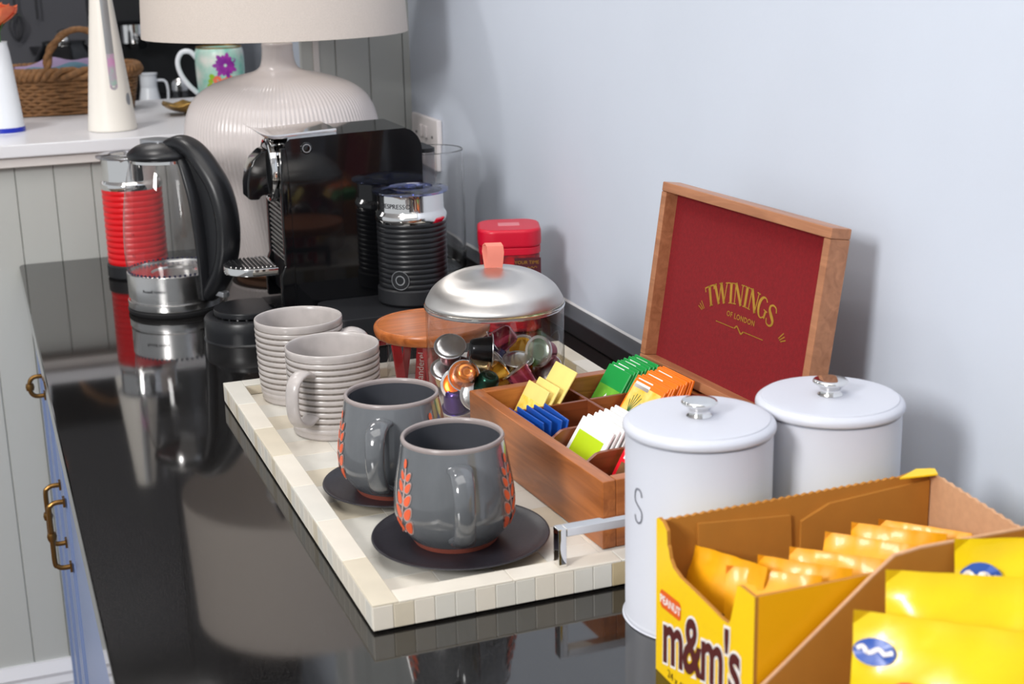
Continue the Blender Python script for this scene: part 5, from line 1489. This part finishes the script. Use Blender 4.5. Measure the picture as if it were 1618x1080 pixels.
# brass leaf dish
ds = thing('leaf_dish', 'small brass leaf-shaped dish beside the lamp on the ledge', 'dish', (0.392, 2.725, LZ))
bm = BM()
nA, nR = 40, 6
g = []
for j in range(nR+1):
    fr2 = j/nR; row = []
    for k in range(nA):
        th = 2*PI*k/nA
        rr = 0.046*fr2*(1+0.14*math.cos(5*th))
        row.append(bm.verts.new((rr*1.25*math.cos(th), rr*math.sin(th), 0.003+0.016*fr2**2.2+0.003*fr2*math.cos(10*th))))
    g.append(row)
for j in range(nR):
    for k in range(nA): bm.faces.new((g[j][k], g[j][(k+1) % nA], g[j+1][(k+1) % nA], g[j+1][k]))
bmesh.ops.remove_doubles(bm, verts=bm.verts[:], dist=1e-6)
bmesh.ops.solidify(bm, geom=bm.faces[:], thickness=0.002)
obj('bowl', bm, 'gold_leaf', ds, ang=60)
lathe('foot', [(0, 0.0), (0.018, 0.0), (0.02, 0.0015), (0.012, 0.004), (0, 0.004)], 'gold_leaf', ds, n=24)

# ------------------------------------------------------------------ kitchen seen through the opening
kc = thing('kitchen_counter', 'dark kitchen counter seen through the opening behind the ledge', 'counter', (0, 0, 0))
bm = BM(); add_box(bm, -1.1, 0.728, 3.45, 4.19, 0.06, 0.10, 0.003); obj('top', bm, 'black_granite', kc)
bm = BM(); add_box(bm, -1.1, 0.728, 3.5, 4.19, -0.859, 0.06); obj('cabinet', bm, 'grey_dark', kc, ang=0)
for k, (xa, xb, lab) in enumerate(((-1.1, -0.5, 'dark wall cupboard high in the kitchen, leftmost'), (-0.495, 0.115, 'dark wall cupboard high in the kitchen, in the middle'), (0.12, 0.728, 'dark wall cupboard high in the kitchen, next to the blue wall'))):
    t = thing('wall_cupboard', lab, 'cupboard', ((xa+xb)/2, 4.2, 0.72), 0, 'kitchen wall cupboards')
    w_ = (xb-xa)/2
    bm = BM(); add_box(bm, -w_, w_, -0.34, -0.001, 0.0, 0.87); obj('carcass', bm, 'grey_dark', t, ang=0)
    for q in (0, 1):
        xa_ = -w_+0.003+q*w_; xb_ = xa_+w_-0.006
        bm = BM(); add_box(bm, xa_, xb_, -0.36, -0.341, 0.004, 0.866, 0.002); d_ = obj('door', bm, 'grey_dark', t)
        xh = xb_-0.03 if q == 0 else xa_+0.03
        bm = BM(); add_tube(bm, [(xh, -0.361, 0.05), (xh, -0.38, 0.05), (xh, -0.38, 0.17), (xh, -0.361, 0.17)], 0.004, 8); obj('handle', bm, 'chrome', d_)
em = thing('espresso_machine', 'black espresso machine on the dark kitchen counter', 'coffee maker', (0.47, 3.72, 0.1003))
bm = BM(); add_box(bm, -0.16, 0.16, 0.02, 0.18, 0, 0.32, 0.012, 3); obj('body', bm, 'black_satin', em)
bm = BM(); add_box(bm, -0.16, 0.16, -0.14, 0.03, 0.22, 0.32, 0.012, 3); obj('head', bm, 'black_satin', em)
bm = BM(); add_box(bm, -0.15, 0.15, -0.14, 0.03, 0.0, 0.045, 0.006, 2); obj('drip_tray', bm, 'black_matte', em)
for s in (-1, 1):
    bm = BM(); add_lathe(bm, [(0, 0.16), (0.02, 0.16), (0.034, 0.175), (0.034, 0.2195), (0, 0.2195)], 24, cx=s*0.07, cy=-0.06); h_1 = obj('group_head', bm, 'chrome', em)
    bm = BM(); add_tube(bm, [(s*0.07, -0.09, 0.19), (s*0.07, -0.2, 0.178)], 0.011, 10); obj('portafilter_handle', bm, 'black_gloss', em)
bm = BM(); add_tube(bm, [(-0.15, -0.12, 0.2195), (-0.16, -0.15, 0.16), (-0.165, -0.155, 0.06)], 0.005, 8); obj('steam_wand', bm, 'chrome', em)
mj = thing('milk_jug', 'small grey-white milk jug in front of the espresso machine', 'jug', (0.405, 3.52, 0.1003))
lathe('body', sm([(0, 0.001), (0.026, 0.0), (0.028, 0.004), (0.026, 0.04), (0.02, 0.075), (0.018, 0.10), (0.022, 0.112)], 3)+[(0.019, 0.11), (0.02, 0.04), (0, 0.01)], 'enamel_white', mj, n=32)
bm = BM(); add_tube(bm, catmull([(0.018, 0, 0.095), (0.04, 0, 0.09), (0.042, 0, 0.05), (0.025, 0, 0.03)], 4), 0.003, 8); obj('handle', bm, 'enamel_white', mj)
sh = thing('salt_shaker', 'chrome shaker beside the grey-white milk jug in the dark kitchen', 'shaker', (0.475, 3.51, 0.1003))
lathe('body', [(0, 0), (0.02, 0), (0.021, 0.004), (0.018, 0.07), (0, 0.07)], 'thin_glass', sh, n=28)
lathe('cap', sm([(0.0185, 0.0702), (0.019, 0.085), (0.014, 0.098), (0, 0.102)], 3), 'chrome', sh, n=28)
kg = thing('glass_pot', 'dark glass pot behind the basket in the kitchen', 'pot', (0.225, 3.52, 0.1003))
lathe('body', sm([(0, 0.001), (0.055, 0.0), (0.075, 0.03), (0.082, 0.09), (0.07, 0.15), (0.05, 0.185), (0.045, 0.195), (0.0, 0.197)], 5), 'black_gloss', kg, n=48, ang=60)
lathe('lid_knob', sm([(0.0, 0.196), (0.012, 0.197), (0.009, 0.206), (0.014, 0.216), (0, 0.222)], 3), 'chrome', kg, n=24)
# utensils on hooks on the kitchen wall
rl = thing('utensil_rail', 'steel rail on the dark kitchen wall at the top left', 'rail', (0.12, 4.2, 0.46))
bm = BM(); add_tube(bm, [(-0.25, -0.02, 0), (0.3, -0.02, 0)], 0.006, 10); obj('bar', bm, 'grey_dark', rl)
for x in (-0.22, 0.26):
    bm = BM(); add_tube(bm, [(x, -0.0, 0), (x, -0.02, 0)], 0.005, 8); obj('bracket', bm, 'grey_dark', rl)
for k, (x, L_, lab) in enumerate(((0.03, 0.20, 'dark hanging whisk left of the ladle on the kitchen rail'), (0.085, 0.24, 'dark hanging ladle right of the whisk on the kitchen rail'))):
    t = thing('hanging_utensil', lab, 'utensil', (0.12+x, 4.2-0.032, 0.46), 0, 'utensils on the rail')
    bm = BM(); add_tube(bm, catmull([(0, 0.012, 0.004), (0, 0.012, 0.014), (0, 0.0, 0.012), (0, -0.003, -0.02), (0, 0, -L_*0.6)], 4), 0.003, 8); obj('handle', bm, 'grey_dark', t)
    bm = BM()
    if k == 0:
        for q in range(5):
            a = PI*q/5; add_tube(bm, catmull([(0, 0, -L_*0.6), (0.02*math.cos(a), 0.02*math.sin(a), -L_*0.8), (0, 0, -L_), (-0.02*math.cos(a), -0.02*math.sin(a), -L_*0.8), (0, 0, -L_*0.6)], 4), 0.0012, 5)
        obj('whisk_wires', bm, 'grey_dark', t)
    else:
        add_lathe(bm, sm([(0, -L_), (0.02, -L_*0.985), (0.03, -L_*0.9)], 4)+[(0.028, -L_*0.9), (0.018, -L_*0.97), (0, -L_*0.98)], 20)
        obj('ladle_bowl', bm, 'grey_dark', t)

# ------------------------------------------------------------------ roots at the base of their things
def rebase(root, loc):
    d = Vector(loc)-root.location
    for ch in root.children: ch.location = ch.location-d
    root.location = loc
rebase(cmx, (0.46, 1.87, 0.0004))
rebase(sb1, ((BX0+BX1)/2, (BY0+BY1)/2, 0.0003))
rebase(sb2, ((CX0+CX1)/2, (CY0+CY1)/2, 0.0003))
rebase(kc, (-0.2, 3.84, -0.859))
for o in list(COL.objects):
    if o.name.startswith('base_cabinet'):
        lab = o['label']
        c_ = [c for c in cabs if c[2] in lab][0]
        rebase(o, (0.39, (c_[0]+c_[1])/2, -0.858))
